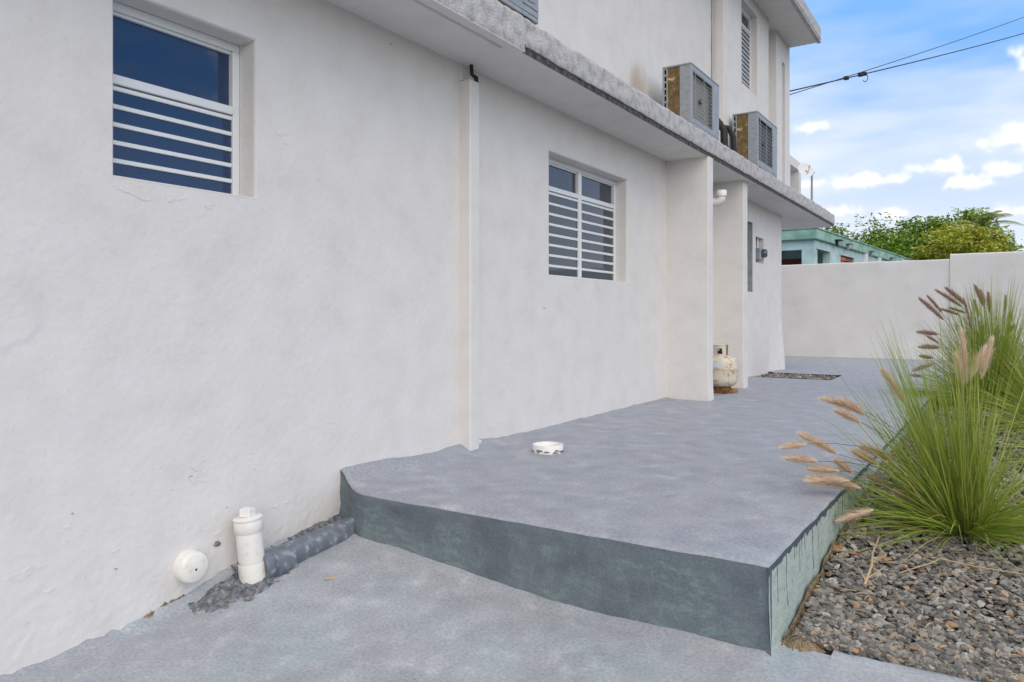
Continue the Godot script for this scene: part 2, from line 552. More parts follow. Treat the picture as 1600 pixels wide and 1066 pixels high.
# ---------------------------------------------------------------- sky
func sky_picture() -> ImageTexture:
	var W := 3072
	var Hh := 1536
	var im := Image.create(W, Hh, false, Image.FORMAT_RGBF)
	im.fill(Color(0.22, 0.215, 0.21))
	var veil := noise(201, 1.6, 5)
	var wisp := noise(202, 5.0, 5)
	var puff := noise(203, 9.0, 5)
	var field := noise(204, 2.1, 3)
	# low cumulus: azimuth, elevation, half width, half height in degrees
	var cu := [[-10.9, 13.2, 1.0, 0.45], [-8.0, 9.25, 1.7, 0.55], [-5.6, 9.2, 0.8, 0.45], [-3.3, 9.7, 1.7, 0.75], [1.1, 11.2, 1.9, 0.8], [3.6, 10.6, 2.2, 0.9], [1.9, 15.6, 0.9, 1.0], [0.6, 9.2, 1.3, 0.5], [-1.5, 8.6, 1.2, 0.5], [-8.6, 7.2, 1.2, 0.45], [-5.8, 6.9, 1.1, 0.4], [-2.0, 5.6, 1.4, 0.5], [0.8, 6.6, 1.2, 0.45], [-11.2, 9.3, 0.9, 0.35]]
	var r := RandomNumberGenerator.new()
	r.seed = 77
	for k in 150:
		var az := r.randf_range(8.0, 344.0)
		var e := r.randf_range(5.0, 34.0)
		cu.append([az if az < 180.0 else az - 360.0, e, r.randf_range(0.8, 2.6) * (0.7 + e / 30.0), r.randf_range(0.4, 0.9) * (0.7 + e / 30.0)])
	var bins := []
	for k in 73:
		bins.append([])
	for q in cu:
		var lo := int(floor((q[0] - q[2] * 1.9 + 180.0) / 5.0))
		var hi := int(floor((q[0] + q[2] * 1.9 + 180.0) / 5.0))
		for k in range(lo, hi + 1):
			bins[posmod(k, 72)].append(q)
	for y in Hh / 2 + 4:
		var el := (0.5 - (y + 0.5) / Hh) * PI
		var ed := rad_to_deg(el)
		var ce := cos(el)
		var h := maxf(sin(el), 0.0)
		var base := Vector3(0.80, 0.87, 0.95).lerp(Vector3(0.17, 0.46, 0.98), sstep(0.03, 0.37, h))
		base = base.lerp(Vector3(0.24, 0.46, 0.85), sstep(0.4, 1.0, h))
		var step := 1 if ed < 45.0 else 4
		for x in range(0, W, step):
			var az := TAU * (x + 0.5) / W
			var ad := rad_to_deg(az)
			if ad > 180.0:
				ad -= 360.0
			var d := Vector3(sin(az) * ce, h, -cos(az) * ce)
			var q := d / (h + 0.22)
			var c := base
			var vl := veil.get_noise_3d(q.x * 0.5, q.z * 0.9, 3.0)
			var ws := wisp.get_noise_3d(d.x * 0.7, d.y * 3.2, d.z * 0.7)
			var thin := clampf(0.26 + vl * 0.8 + ws * 0.7, 0.0, 0.8) * (1.0 - 0.62 * sstep(0.24, 0.36, h))
			c = c.lerp(Vector3(0.88, 0.93, 0.99), thin)
			if ed > 3.0 and ed < 40.0:
				var wob := -99.0
				for b in bins[clampi(int((ad + 180.0) / 5.0), 0, 71)]:
					var dx: float = (ad - b[0]) / b[2]
					var dy: float = (ed - b[1]) / b[3]
					if dx * dx + dy * dy < 3.2:
						if wob < -50.0:
							wob = puff.get_noise_3dv(d * 3.2) * 0.9 + puff.get_noise_3dv(d * 9.0 + Vector3(5, 5, 5)) * 0.6
						if dy < 0.0:
							dy *= 1.5
						var f: float = sstep(1.25, 0.1, sqrt(dx * dx + dy * dy) + wob * 1.1)
						c = c.lerp(Vector3(1.12, 1.12, 1.13) if dy > -0.5 else Vector3(1.0, 1.02, 1.06), f * 0.95)
			if ed >= 26.0:
				var fd := field.get_noise_3d(q.x * 1.3, q.z * 1.3, 9.0)
				c = c.lerp(Vector3(1.5, 1.45, 1.38), sstep(-0.45, 0.15, fd) * 0.95 * sstep(26.0, 46.0, ed))
			c *= 0.62
			var cc := Color(c.x, c.y, c.z)
			for k in step:
				im.set_pixel(x + k, y, cc)
	return ImageTexture.create_from_image(im)

func light_and_camera() -> void:
	var cam := Camera3D.new()
	cam.name = "camera"
	add_child(cam)
	cam.position = Vector3(0, 1.11, 0)
	cam.rotation.y = atan(752.0 / 1167.0)
	cam.set_frustum(2.0 * 0.05 * 533.0 / 1167.0, Vector2(0, -39.0 / 1167.0 * 0.05), 0.05, 600.0)
	cam.current = true
	var env := Environment.new()
	env.background_mode = Environment.BG_SKY
	var sk := Sky.new()
	var pm := PanoramaSkyMaterial.new()
	pm.panorama = sky_picture()
	sk.sky_material = pm
	env.sky = sk
	env.tonemap_mode = Environment.TONE_MAPPER_LINEAR
	env.tonemap_exposure = 1.7
	env.sdfgi_enabled = true
	env.ssao_enabled = true
	env.ssil_enabled = true
	var we := WorldEnvironment.new()
	we.name = "world"
	we.environment = env
	add_child(we)
	var sun := DirectionalLight3D.new()
	sun.name = "sun"
	add_child(sun)
	sun.look_at_from_position(Vector3(6.4, 5.1, 5.4), Vector3.ZERO)
	sun.light_color = Color(1.0, 0.92, 0.8)
	sun.light_energy = 0.32
	sun.light_angular_distance = 60.0
	sun.shadow_enabled = true

# ---------------------------------------------------------------- heights
var n1 := FastNoiseLite.new()
var n2 := FastNoiseLite.new()

func low_y(x: float, z: float) -> float:
	var y := -0.055 * (z + 2.5)
	var side := sstep(-1.3, -2.45, x)
	y += 0.08 * side * sstep(-1.75, -2.5, z)
	y += 0.006 * n1.get_noise_2d(x * 60, z * 60) + 0.0025 * n2.get_noise_2d(x * 200, z * 200)
	return y

func gravel_y(x: float, z: float) -> float:
	var y := 0.015 + 0.09 * sstep(-2.6, -3.6, z) + 0.1 * sstep(-3.5, -5.2, z)
	return y + 0.012 * n1.get_noise_2d(x * 90 + 40, z * 90)

func edge_x(z: float) -> float:
	return -0.615 + 0.1 * clampf((-z - 2.5) / 7.0, 0.0, 1.3) + 0.006 * n1.get_noise_1d(z * 70)

func front_z(x: float) -> float:
	return -2.505 - 0.125 * sstep(-2.40, -2.70, x) + 0.006 * n1.get_noise_1d(x * 90 + 77)

func deck_y(x: float, z: float) -> float:
	var y := 0.30 + 0.0025 * n1.get_noise_2d(x * 40 + 9, z * 40) + 0.001 * n2.get_noise_2d(x * 160, z * 160)
	return y

func span(a: float, b: float, step: float) -> Array:
	var k := maxi(1, int(ceil(absf(b - a) / step)))
	var o := []
	for i in k + 1:
		o.append(lerpf(a, b, float(i) / k))
	return o

func breaks(list: Array, step: float) -> Array:
	var o := []
	for i in list.size() - 1:
		var s := span(list[i], list[i + 1], step)
		if i:
			s.remove_at(0)
		o.append_array(s)
	return o

# ---------------------------------------------------------------- ground
func ground() -> void:
	var far := setting("ground", Vector3(0, -0.35, 0))
	var b := nb(far)
	b.grid(span(-250, 250, 50), span(-300, 200, 50), func(x, z): return Vector3(x, -0.35, z), Vector3.UP)
	part(b, "earth", M.far_ground, far)

	# lower pavement
	var lo := setting("pavement", Vector3(-1.2, 0, -1.2))
	b = nb(lo)
	var xs := [-2.74, -2.715, -2.70, -2.69, -2.675, -2.65]
	xs.append_array(breaks([-2.62, -0.3, 3.0], 0.03))
	var zs := breaks([-2.72, -0.6, 3.0], 0.03)
	b.grid(xs, zs, func(x: float, z: float) -> Vector3:
		var y := low_y(x, z)
		var lip := 0.02 + 0.014 * n1.get_noise_1d(z * 160) + 0.012 * n2.get_noise_1d(z * 420) + 0.05 * exp(-pow((z + 2.05) / 0.3, 2.0))
		y += lip * sstep(-2.655, -2.70, x)
		# cove where it meets the riser
		var dz := z - front_z(clampf(x, -2.7, -0.6))
		if x < -0.6:
			y += 0.02 * sstep(0.07, 0.0, dz)
		return Vector3(x, y, z), Vector3.UP, func(x: float, z: float) -> bool: return x > -0.6 and z < -2.60 + 0.0 * x)
	part(b, "concrete_slab", M.low, lo)
	# broken kerb pieces between pavement and gravel
	var r := RandomNumberGenerator.new()
	r.seed = 12
	var kz := -2.60
	var kx := -0.44
	for w in [0.62, 0.5, 0.7, 0.6]:
		b = nb(lo)
		var us := span(kx, kx + w - 0.008, 0.05)
		var ph := r.randf() * 50.0
		b.grid(us, [0.0, 0.1, 0.35, 0.7, 0.9, 1.0], func(x: float, q: float) -> Vector3:
			var back := -2.665 + 0.022 * n1.get_noise_1d(x * 220 + ph) - 0.02 * sin(x * 3.0)
			var yy := 0.012 + 0.004 * n2.get_noise_2d(x * 300, q * 90 + ph)
			var z := lerpf(kz + 0.03, back, q)
			if q < 0.05: yy = -0.012
			if q > 0.95: yy = -0.04
			return Vector3(x, yy, z), Vector3.UP)
		part(b, "kerb_stone", M.low, lo)
		kx += w
	b = nb(lo)
	b.grid(span(-0.63, -0.462, 0.008), span(0.0, 1.0, 0.08), func(x: float, q: float) -> Vector3:
		var hump := sin(clampf((x + 0.63) / 0.168, 0.0, 1.0) * PI)
		return Vector3(x, -0.02 + 0.034 * sin(q * PI * 0.8) * (0.35 + hump) + 0.02 * n2.get_noise_2d(x * 900, q * 300), lerpf(-2.55, -2.66 - 0.03 * hump, q)), Vector3.UP)
	part(b, "kerb_stone", M.bare_edge, lo)

	# raised walkway
	var dk := setting("walkway", Vector3(-1.6, 0.3, -8))
	b = nb(dk)
	var ds := [0.0, 0.004, 0.01, 0.02, 0.04]
	ds.append_array(breaks([0.08, 1.5, 7.595], 0.05))
	var tail := breaks([7.595, 8.455, 13.6], 0.2)
	tail.remove_at(0)
	ds.append_array(tail)
	var us2 := [-0.06, -0.02, -0.008, 0.0, 0.008, 0.018, 0.035, 0.06]
	us2.append_array(span(0.09, 0.97, 0.0205))
	us2.append_array([0.975, 0.985, 0.993, 0.997, 1.0])
	us2[us2.find(us2.filter(func(q): return q > 0.438)[0])] = 0.4385
	b.grid(us2, ds, func(u: float, d: float) -> Vector3:
		var xr := edge_x(-2.5 - d)
		var x := -2.70 + u * (xr + 2.70)
		var fz := front_z(x)
		var z := fz - d if d < 1.0 else lerpf(fz - d, -2.505 - d, sstep(1.0, 2.0, d))
		var y := deck_y(x, z)
		var lip := 0.014 + 0.007 * n1.get_noise_1d(z * 60 + 31) + 0.006 * n2.get_noise_1d(z * 400) + 0.05 * exp(-pow((z + 2.75) / 0.4, 2.0)) + 0.03 * exp(-pow((z + 3.7) / 0.35, 2.0))
		lip = maxf(lip, 0.004) * sstep(-11.9, -11.6, z)
		y += lip * sstep(0.05, 0.0, u)
		y -= 0.012 * pow(1.0 - clampf(d / 0.02, 0.0, 1.0), 2.0)
		y -= 0.012 * pow(1.0 - clampf((1.0 - u) / 0.01, 0.0, 1.0), 2.0)
		return Vector3(x, y, z), Vector3.UP, func(u: float, d: float) -> bool: return u < 0.4385 and d > 7.595 and d < 8.455)
	part(b, "deck_slab", M.deck, dk)
	b = nb(dk)
	b.grid(breaks([-9.0, -2.705], 0.3), breaks([-11.6, -16.1], 0.3), func(x: float, z: float) -> Vector3: return Vector3(x, deck_y(x, z) - 0.003, z), Vector3.UP)
	part(b, "deck_slab", M.deck, dk)
	# sides of the drain hole
	b = nb(dk)
	var hx := -2.70 + 0.4385 * (edge_x(-10.5) + 2.70) + 0.004
	b.quad(Vector3(-2.8, 0.305, -10.1), Vector3(hx, 0.305, -10.1), Vector3(hx, 0.2, -10.1), Vector3(-2.8, 0.2, -10.1), Vector3(0, 0, -1))
	b.quad(Vector3(-2.8, 0.305, -10.96), Vector3(hx, 0.305, -10.96), Vector3(hx, 0.2, -10.96), Vector3(-2.8, 0.2, -10.96), Vector3(0, 0, 1))
	b.quad(Vector3(hx, 0.305, -10.1), Vector3(hx, 0.305, -10.96), Vector3(hx, 0.2, -10.96), Vector3(hx, 0.2, -10.1), Vector3(-1, 0, 0))
	b.quad(Vector3(-2.8, 0.25, -10.1), Vector3(hx, 0.25, -10.1), Vector3(hx, 0.25, -10.96), Vector3(-2.8, 0.25, -10.96), Vector3.UP)
	part(b, "drain_pit", M.soil, dk)
	# riser facing the lower pavement
	b = nb(dk)
	b.grid(breaks([-2.72, -0.606], 0.02), [0.0, 0.02, 0.05, 0.1, 0.2, 0.3, 0.4, 0.5, 0.6, 0.7, 0.8, 0.9, 0.96, 1.0], func(x: float, q: float) -> Vector3:
		var z := front_z(x)
		var top := deck_y(x, z) - 0.0125 + (0.07 * sstep(-2.6, -2.71, x))
		var bot := low_y(x, z + 0.03) - 0.01
		var y := lerpf(top, bot, q)
		var o := 0.003 * n2.get_noise_2d(x * 160, y * 260) + 0.005 * n1.get_noise_2d(x * 70, y * 120)
		return Vector3(x, y, z + o * sstep(0.0, 0.08, q) + 0.012 * sstep(0.55, 1.0, q)), Vector3(0, 0, 1), null, func(x: float, q: float) -> Vector2: return Vector2((x + 2.72) / 2.11, q))
	part(b, "riser", M.riser, dk)
	# outer side above the gravel
	b = nb(dk)
	b.grid(breaks([-2.492, -5.0, -16.1], 0.05), [0.0, 0.1, 0.3, 0.5, 0.7, 0.85, 1.0], func(z: float, q: float) -> Vector3:
		var x := edge_x(z)
		var y := lerpf(0.289, -0.06, q)
		return Vector3(x + 0.004 * n2.get_noise_2d(z * 120, y * 200) * sstep(0.0, 0.1, q) + 0.012 * q, y, z), Vector3(1, 0, 0), null, func(z: float, q: float) -> Vector2: return Vector2((-z - 2.5) / 4.6, q * 0.98))
	part(b, "side_face", M.side, dk)
	# bare strip where the paint ends, just above the gravel
	b = nb(dk)
	b.grid(breaks([-2.62, -6.0, -12.0], 0.04), [0.0, 0.5, 1.0], func(z: float, q: float) -> Vector3:
		var g := gravel_y(-0.55, z)
		var y := lerpf(g + 0.018 + 0.02 * n2.get_noise_1d(z * 130), g - 0.05, q)
		return Vector3(edge_x(z) + 0.019 + 0.02 * q, y, z), Vector3(1, 0, 0))
	part(b, "bare_footing", M.bare_edge, dk)

# ---------------------------------------------------------------- gravel
func chip(r: RandomNumberGenerator) -> ArrayMesh:
	var b := MB.new()
	var k := 6
	var top := []
	var mid := []
	var bot := []
	var h := r.randf_range(0.22, 0.42)
	var lx := r.randf_range(0.75, 1.3)
	var sk := Vector3(r.randf_range(-0.25, 0.25), 0, r.randf_range(-0.25, 0.25))
	for i in k:
		var a := TAU * (i + r.randf_range(-0.3, 0.3)) / k
		var d := Vector3(cos(a) * lx, 0, sin(a) / lx)
		mid.append(d * r.randf_range(0.85, 1.15) + Vector3(0, r.randf_range(-0.1, 0.1), 0))
		top.append(d * r.randf_range(0.45, 0.8) + Vector3(0, h + r.randf_range(-0.08, 0.1), 0) + sk)
		bot.append(d * r.randf_range(0.5, 0.8) - Vector3(0, h, 0))
	for i in k:
		var j := (i + 1) % k
		var o: Vector3 = mid[i] + mid[j]
		b.quad(mid[i], mid[j], top[j], top[i], o + Vector3(0, 0.4, 0))
		b.quad(mid[i], mid[j], bot[j], bot[i], o - Vector3(0, 0.4, 0))
	for i in range(1, k - 1):
		b.tri(top[0], top[i], top[i + 1], Vector3.UP)
		b.tri(bot[0], bot[i], bot[i + 1], Vector3.DOWN)
	return b.mesh(M.stone)

func stone_color(r: RandomNumberGenerator) -> Color:
	var q := r.randf()
	var g := r.randf_range(0.09, 0.27)
	if q < 0.82:
		return Color(g * 1.12, g * 1.05, g * r.randf_range(0.88, 0.98))
	if q < 0.92:
		return Color(g * 1.6, g * 1.2, g * 0.85)
	if q < 0.94:
		return Color(0.4, 0.25, 0.14)
	return Color(0.4, 0.38, 0.34)

func gravel() -> void:
	var bed := setting("gravel_bed", Vector3(1, 0, -6))
	var b := nb(bed)
	b.grid(breaks([-0.62, 0.8, 6.0], 0.1), breaks([-2.63, -5.0, -16.0], 0.1), func(x, z): return Vector3(x, gravel_y(x, z) - 0.02, z), Vector3.UP)
	part(b, "soil", M.soil, bed)
	var r := RandomNumberGenerator.new()
	r.seed = 4
	var kinds := []
	for i in 8:
		kinds.append(chip(r))
	var spots := []
	for i in 21000:
		var z := -2.66 - pow(r.randf(), 1.5) * 3.6
		var x := -0.57 + r.randf() * (1.0 + (-z - 2.6) * 0.55)
		spots.append([x, z, r.randf_range(0.0085, 0.0165) * (1.0 + 0.3 * r.randf())])
	for i in 9000:
		var z := -6.2 - r.randf() * 5.5
		spots.append([-0.5 + r.randf() * 2.2, z, r.randf_range(0.012, 0.022)])
	var plan := []
	for s in spots:
		var s3: float = s[2]
		var bs := Basis.from_euler(Vector3(r.randf_range(-0.55, 0.55), r.randf() * TAU, r.randf_range(-0.55, 0.55))).scaled(Vector3.ONE * s3)
		var p := Vector3(s[0], gravel_y(s[0], s[1]) - 0.012 + r.randf() * 0.02, s[1])
		plan.append([Transform3D(bs, p), stone_color(r), r.randi() % 8, s3 / (p - Vector3(0, 1.11, 0)).length()])
	# the few largest in view are stones of their own
	var order := range(plan.size())
	order.sort_custom(func(i, j): return plan[i][3] > plan[j][3])
	var own := {}
	var tinted := {}
	for i in order:
		var p: Vector3 = plan[i][0].origin
		var dx := p.x
		if own.size() < 300 and dx < 0.12 and p.z < -2.68 and p.y > gravel_y(p.x, p.z) - 0.004:
			own[i] = true
	for i in own:
		var c: Color = plan[i][1]
		var key := "%d %d %d" % [plan[i][2], int(c.r * 10.0), int(c.b * 10.0)]
		if not tinted.has(key):
			var src: ArrayMesh = kinds[plan[i][2]]
			var a := src.surface_get_arrays(0)
			var cs := PackedColorArray()
			cs.resize((a[Mesh.ARRAY_VERTEX] as PackedVector3Array).size())
			cs.fill(c)
			a[Mesh.ARRAY_COLOR] = cs
			var me := ArrayMesh.new()
			me.add_surface_from_arrays(Mesh.PRIMITIVE_TRIANGLES, a)
			me.surface_set_material(0, M.stone)
			tinted[key] = me
		var o := MeshInstance3D.new()
		o.name = "stone"
		o.mesh = tinted[key]
		o.transform = plan[i][0]
		o.position -= bed.position
		bed.add_child(o, true)
	for k in 8:
		var list := []
		for i in plan.size():
			if plan[i][2] == k and not own.has(i):
				list.append(plan[i])
		loose(bed, kinds[k], list)
	# the drain strip in the walkway is filled with the same stones
	var dr := []
	var hold: Node3D = get_node("walkway")
	for i in 1500:
		var s := r.randf_range(0.014, 0.024)
		var p := Vector3(r.randf_range(-2.72, -1.785), 0.262 + r.randf() * 0.036, r.randf_range(-10.94, -10.12))
		dr.append([Transform3D(Basis.from_euler(Vector3(r.randf_range(-0.6, 0.6), r.randf() * TAU, r.randf_range(-0.6, 0.6))).scaled(Vector3.ONE * s), p), stone_color(r)])
	loose(hold, kinds[2], dr)

func loose(parent: Node3D, mesh: ArrayMesh, list: Array) -> void:
	var mm := MultiMesh.new()
	mm.transform_format = MultiMesh.TRANSFORM_3D
	mm.use_colors = true
	mm.mesh = mesh
	mm.instance_count = list.size()
	for i in list.size():
		var t: Transform3D = list[i][0]
		t.origin -= parent.position
		mm.set_instance_transform(i, t)
		mm.set_instance_color(i, list[i][1])
	var mi := MultiMeshInstance3D.new()
	mi.name = "loose_gravel"
	mi.multimesh = mm
	mi.set_meta("kind", "stuff")
	parent.add_child(mi, true)

# ---------------------------------------------------------------- the white house
const WX := -2.70
var holes := [[-1.50, -2.135, 1.62, 2.315], [-4.68, -6.06, 1.40, 2.31], [-9.42, -10.12, 1.43, 2.355], [-10.27, -10.69, 1.84, 2.19]]

func hole_fade(z: float, y: float) -> float:
	var f := 1.0
	for h in holes:
		var dz := maxf(maxf(h[1] - z, z - h[0]), 0.0)
		var dy := maxf(maxf(h[2] - y, y - h[3]), 0.0)
		f = minf(f, clampf(sqrt(dz * dz + dy * dy) / 0.1, 0.0, 1.0))
	return f

func wall_out(z: float, y: float) -> float:
	var o := 0.004 * n1.get_noise_2d(z * 30, y * 30) + 0.0008 * n2.get_noise_2d(z * 150, y * 150)
	# an old repair patch with a raised rim
	var q := Vector2((z + 1.02) / 0.23, (y - 1.13) / 0.165).length() + 0.12 * n2.get_noise_2d(z * 240, y * 240)
	o += 0.003 * sstep(1.03, 0.97, q)
	# lumpy plaster near the foot
	o += 0.006 * maxf(n2.get_noise_2d(z * 420, y * 520) - 0.05, 0.0) * sstep(0.42, 0.02, y)
	return o * hole_fade(z, y)

func window(t: Node3D, label: String, h: Array, wx: float, cols: int, slats: int, top_share: float, glass: Material, deep := 0.1) -> void:
	var z0: float = h[0]
	var z1: float = h[1]
	var y0: float = h[2]
	var y1: float = h[3]
	var fx := wx - deep
	# reveal with a small rounding at the wall face
	var b := nb(t)
	var e := 0.012
	var oc := [Vector3(0, y1, z0), Vector3(0, y1, z1), Vector3(0, y0, z1), Vector3(0, y0, z0)]
	var mid := Vector3(0, (y0 + y1) * 0.5, (z0 + z1) * 0.5)
	var sg := [Vector3(0, -1, -1), Vector3(0, -1, 1), Vector3(0, 1, 1), Vector3(0, 1, -1)]
	var lv := [[0.001, -0.001], [-0.004, 0.004], [-e, 0.007], [-deep - 0.08, 0.0075]]
	for i in 4:
		var j := (i + 1) % 4
		for k in 3:
			var a: Array = lv[k]
			var d: Array = lv[k + 1]
			var A: Vector3 = oc[i] + sg[i] * float(a[1]) + Vector3(wx + a[0], 0, 0)
			var B: Vector3 = oc[j] + sg[j] * float(a[1]) + Vector3(wx + a[0], 0, 0)
			var C: Vector3 = oc[j] + sg[j] * float(d[1]) + Vector3(wx + d[0], 0, 0)
			var D: Vector3 = oc[i] + sg[i] * float(d[1]) + Vector3(wx + d[0], 0, 0)
			b.quad(A, B, C, D, mid - (oc[i] + oc[j]) * 0.5 + Vector3(0.05, 0, 0))
	var w := part(b, "window", M.wall, t)
	w.set_meta("label", label)
	z0 -= 0.008
	z1 += 0.008
	y0 += 0.008
	y1 -= 0.008
	var fw := 0.034
	b = nb(t)
	b.box(Vector3(fx - 0.06, y1 - fw, z0), Vector3(fx, y1, z1), 0.003)
	b.box(Vector3(fx - 0.06, y0, z0), Vector3(fx, y0 + 0.014, z1), 0.002)
	b.box(Vector3(fx - 0.06, y0 + 0.014, z0), Vector3(fx - 0.001, y1 - fw, z0 - fw), 0.003)
	b.box(Vector3(fx - 0.06, y0 + 0.014, z1 + fw), Vector3(fx - 0.001, y1 - fw, z1), 0.003)
	# stepped inner lip of the frame
	b.box(Vector3(fx - 0.05, y1 - fw - 0.012, z0 - fw), Vector3(fx - 0.014, y1 - fw, z1 + fw), 0.002)
	part(b, "frame", M.frame, w)
	var iz0 := z0 - fw
	var iz1 := z1 + fw
	var cw := (iz0 - iz1) / cols
	var mull := 0.05 if cols > 1 else 0.0
	var ty := y1 - fw - (y1 - y0) * top_share
	for cidx in cols:
		var a := iz0 - cw * cidx - (mull * 0.5 if cidx > 0 else 0.0)
		var d := iz0 - cw * (cidx + 1) + (mull * 0.5 if cidx < cols - 1 else 0.0)
		b = nb(t)
		b.box(Vector3(fx - 0.036, ty, a), Vector3(fx - 0.030, y1 - fw, d))
		part(b, "pane", glass, w)
		b = nb(t)
		b.box(Vector3(fx - 0.05, ty - 0.036, a), Vector3(fx + 0.004, ty, d), 0.003)
		part(b, "transom", M.frame, w)
		var ly := ty - 0.036 - 0.006
		var pitch := (ly - (y0 + 0.014)) / slats
		for k in slats:
			var yt := ly - pitch * k
			var yb := yt - pitch
			var sh := minf(pitch * 0.25, 0.03)
			b = nb(t)
			b.box(Vector3(fx - 0.018, yt - sh, a - 0.002), Vector3(fx - 0.004, yt, d + 0.002), 0.002)
			part(b, "slat", M.frame, w)
			b = nb(t)
			var gt := Vector3(fx - 0.012, yt - sh * 0.5, 0)
			var gb := Vector3(fx - 0.012, yb + 0.001, 0)
			for sd in [0.0, 0.005]:
				var o := Vector3(-sd, 0, 0)
				b.quad(gt + o + Vector3(0, 0, a - 0.003), gt + o + Vector3(0, 0, d + 0.003), gb + o + Vector3(0, 0, d + 0.003), gb + o + Vector3(0, 0, a - 0.003), Vector3(1 if sd == 0.0 else -1, 0, 0))
			b.quad(gb + Vector3(0, 0, a - 0.003), gb + Vector3(0, 0, d + 0.003), gb + Vector3(-0.005, 0, d + 0.003), gb + Vector3(-0.005, 0, a - 0.003), Vector3.DOWN)
			part(b, "louver_pane", glass, w)
		if cidx < cols - 1:
			b = nb(t)
			b.box(Vector3(fx - 0.055, y0 + 0.014, d), Vector3(fx + 0.002, y1 - fw, d - mull), 0.004)
			part(b, "mullion", M.frame, w)
	# inner jamb and stool seen through the blue glass
	b = nb(t)
	b.box(Vector3(fx - 0.16, y0, z1), Vector3(fx - 0.062, y1, z1 + 0.075), 0.003)
	b.box(Vector3(fx - 0.16, y0, z0 - 0.001), Vector3(fx - 0.062, y0 + 0.05, z1 + 0.076), 0.003)
	part(b, "inner_jamb", M.blue_film, w)
	# the dark room behind
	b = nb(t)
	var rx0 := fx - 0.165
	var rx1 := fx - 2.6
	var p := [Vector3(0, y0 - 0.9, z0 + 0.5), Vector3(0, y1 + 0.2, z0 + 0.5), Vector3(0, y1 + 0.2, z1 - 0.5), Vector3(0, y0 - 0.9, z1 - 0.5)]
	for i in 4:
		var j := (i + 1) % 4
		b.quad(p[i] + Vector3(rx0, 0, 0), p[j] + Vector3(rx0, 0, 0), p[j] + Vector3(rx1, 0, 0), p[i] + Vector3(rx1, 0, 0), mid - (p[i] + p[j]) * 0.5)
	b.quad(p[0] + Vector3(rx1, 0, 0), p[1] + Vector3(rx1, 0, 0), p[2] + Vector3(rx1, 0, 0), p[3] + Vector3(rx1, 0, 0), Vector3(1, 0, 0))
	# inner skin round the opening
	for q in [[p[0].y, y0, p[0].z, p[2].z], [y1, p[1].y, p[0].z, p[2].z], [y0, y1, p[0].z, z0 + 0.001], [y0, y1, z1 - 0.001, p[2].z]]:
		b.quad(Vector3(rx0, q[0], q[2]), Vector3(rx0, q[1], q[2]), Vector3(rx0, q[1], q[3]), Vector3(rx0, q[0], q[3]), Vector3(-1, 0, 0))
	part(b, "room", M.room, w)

func house() -> void:
	var t := thing("white_house", "white two storey stucco house with bare concrete eave and louvered windows", "house", Vector3(-5.0, 0, -5.5))
	# --- ground floor wall
	var b := nb(t)
	var inside := func(z: float, y: float) -> bool:
		for h in holes:
			if z < h[0] and z > h[1] and y > h[2] and y < h[3]:
				return true
		return false
	var pos := func(z: float, y: float) -> Vector3: return Vector3(WX + wall_out(z, y), y, z)
	var ys := breaks([-0.3, -0.1, 0.6, 1.40, 1.43, 1.62, 1.84, 2.19, 2.31, 2.315, 2.355, 2.645], 0.016)
	b.grid(breaks([-0.85, -1.50, -2.135, -3.66], 0.014), ys, pos, Vector3(1, 0, 0), inside)
	part(b, "wall", M.wall, t)
	b = nb(t)
	var ys2 := breaks([-0.3, 0.2, 1.40, 1.43, 1.62, 1.84, 2.19, 2.31, 2.355, 2.645], 0.035)
	b.grid(breaks([-3.66, -4.68, -6.06, -9.42, -10.12, -10.27, -10.69, -11.74], 0.035), ys2, func(z: float, y: float) -> Vector3:
		var flare := 0.05 * sstep(-11.0, -11.74, z) * sstep(1.2, 0.3, y)
		return Vector3(WX + wall_out(z, y) + flare, y, z), Vector3(1, 0, 0), inside)
	b.grid(breaks([3.0, -0.85], 0.3), breaks([-0.3, 2.645], 0.3), pos, Vector3(1, 0, 0))
	# returns of the body
	b.quad(Vector3(-2.70, -0.3, -11.74), Vector3(-9, -0.3, -11.74), Vector3(-9, 2.64, -11.74), Vector3(-2.70, 2.64, -11.74), Vector3(0, 0, -1))
	b.quad(Vector3(-2.70, -0.3, 3.0), Vector3(-9, -0.3, 3.0), Vector3(-9, 2.64, 3.0), Vector3(-2.70, 2.64, 3.0), Vector3(0, 0, 1))
	b.quad(Vector3(-9, -0.3, 3.0), Vector3(-9, -0.3, -11.74), Vector3(-9, 2.64, -11.74), Vector3(-9, 2.64, 3.0), Vector3(-1, 0, 0))
	part(b, "wall", M.wall, t)
	# far corner end grain, wavy
	b = nb(t)
	b.grid(breaks([-0.3, 2.645], 0.05), [0.0, 0.5, 1.0], func(y: float, q: float) -> Vector3:
		return Vector3(lerpf(WX + wall_out(-11.74, y) + 0.05 * sstep(1.2, 0.3, y), WX - 0.3, q), y, -11.742), Vector3(0, 0, -1))
	part(b, "wall", M.wall, t)
	flakes(t)
	window(t, "single louver window with navy glass and fixed upper pane", holes[0], WX, 1, 5, 0.36, M.glass, 0.105)
	window(t, "double louver window with a middle mullion", holes[1], WX, 2, 8, 0.2, M.grey_glass, 0.105)
	# blind niche beside the meter
	b = nb(t)
	var h: Array = holes[2]
	niche(b, h, WX, 0.16)
	part(b, "niche", M.ac_panel, t)
	b = nb(t)
	niche(b, holes[3], WX, 0.09)
	part(b, "niche", M.wall, t)
	# fins
	for f in [[-6.99, -7.14, -2.28], [-8.44, -8.61, -2.352]]:
		b = nb(t)
		fin(b, f[0], f[1], f[2])
		part(b, "fin_wall", M.wall, t)
	eave(t)
	upper(t)

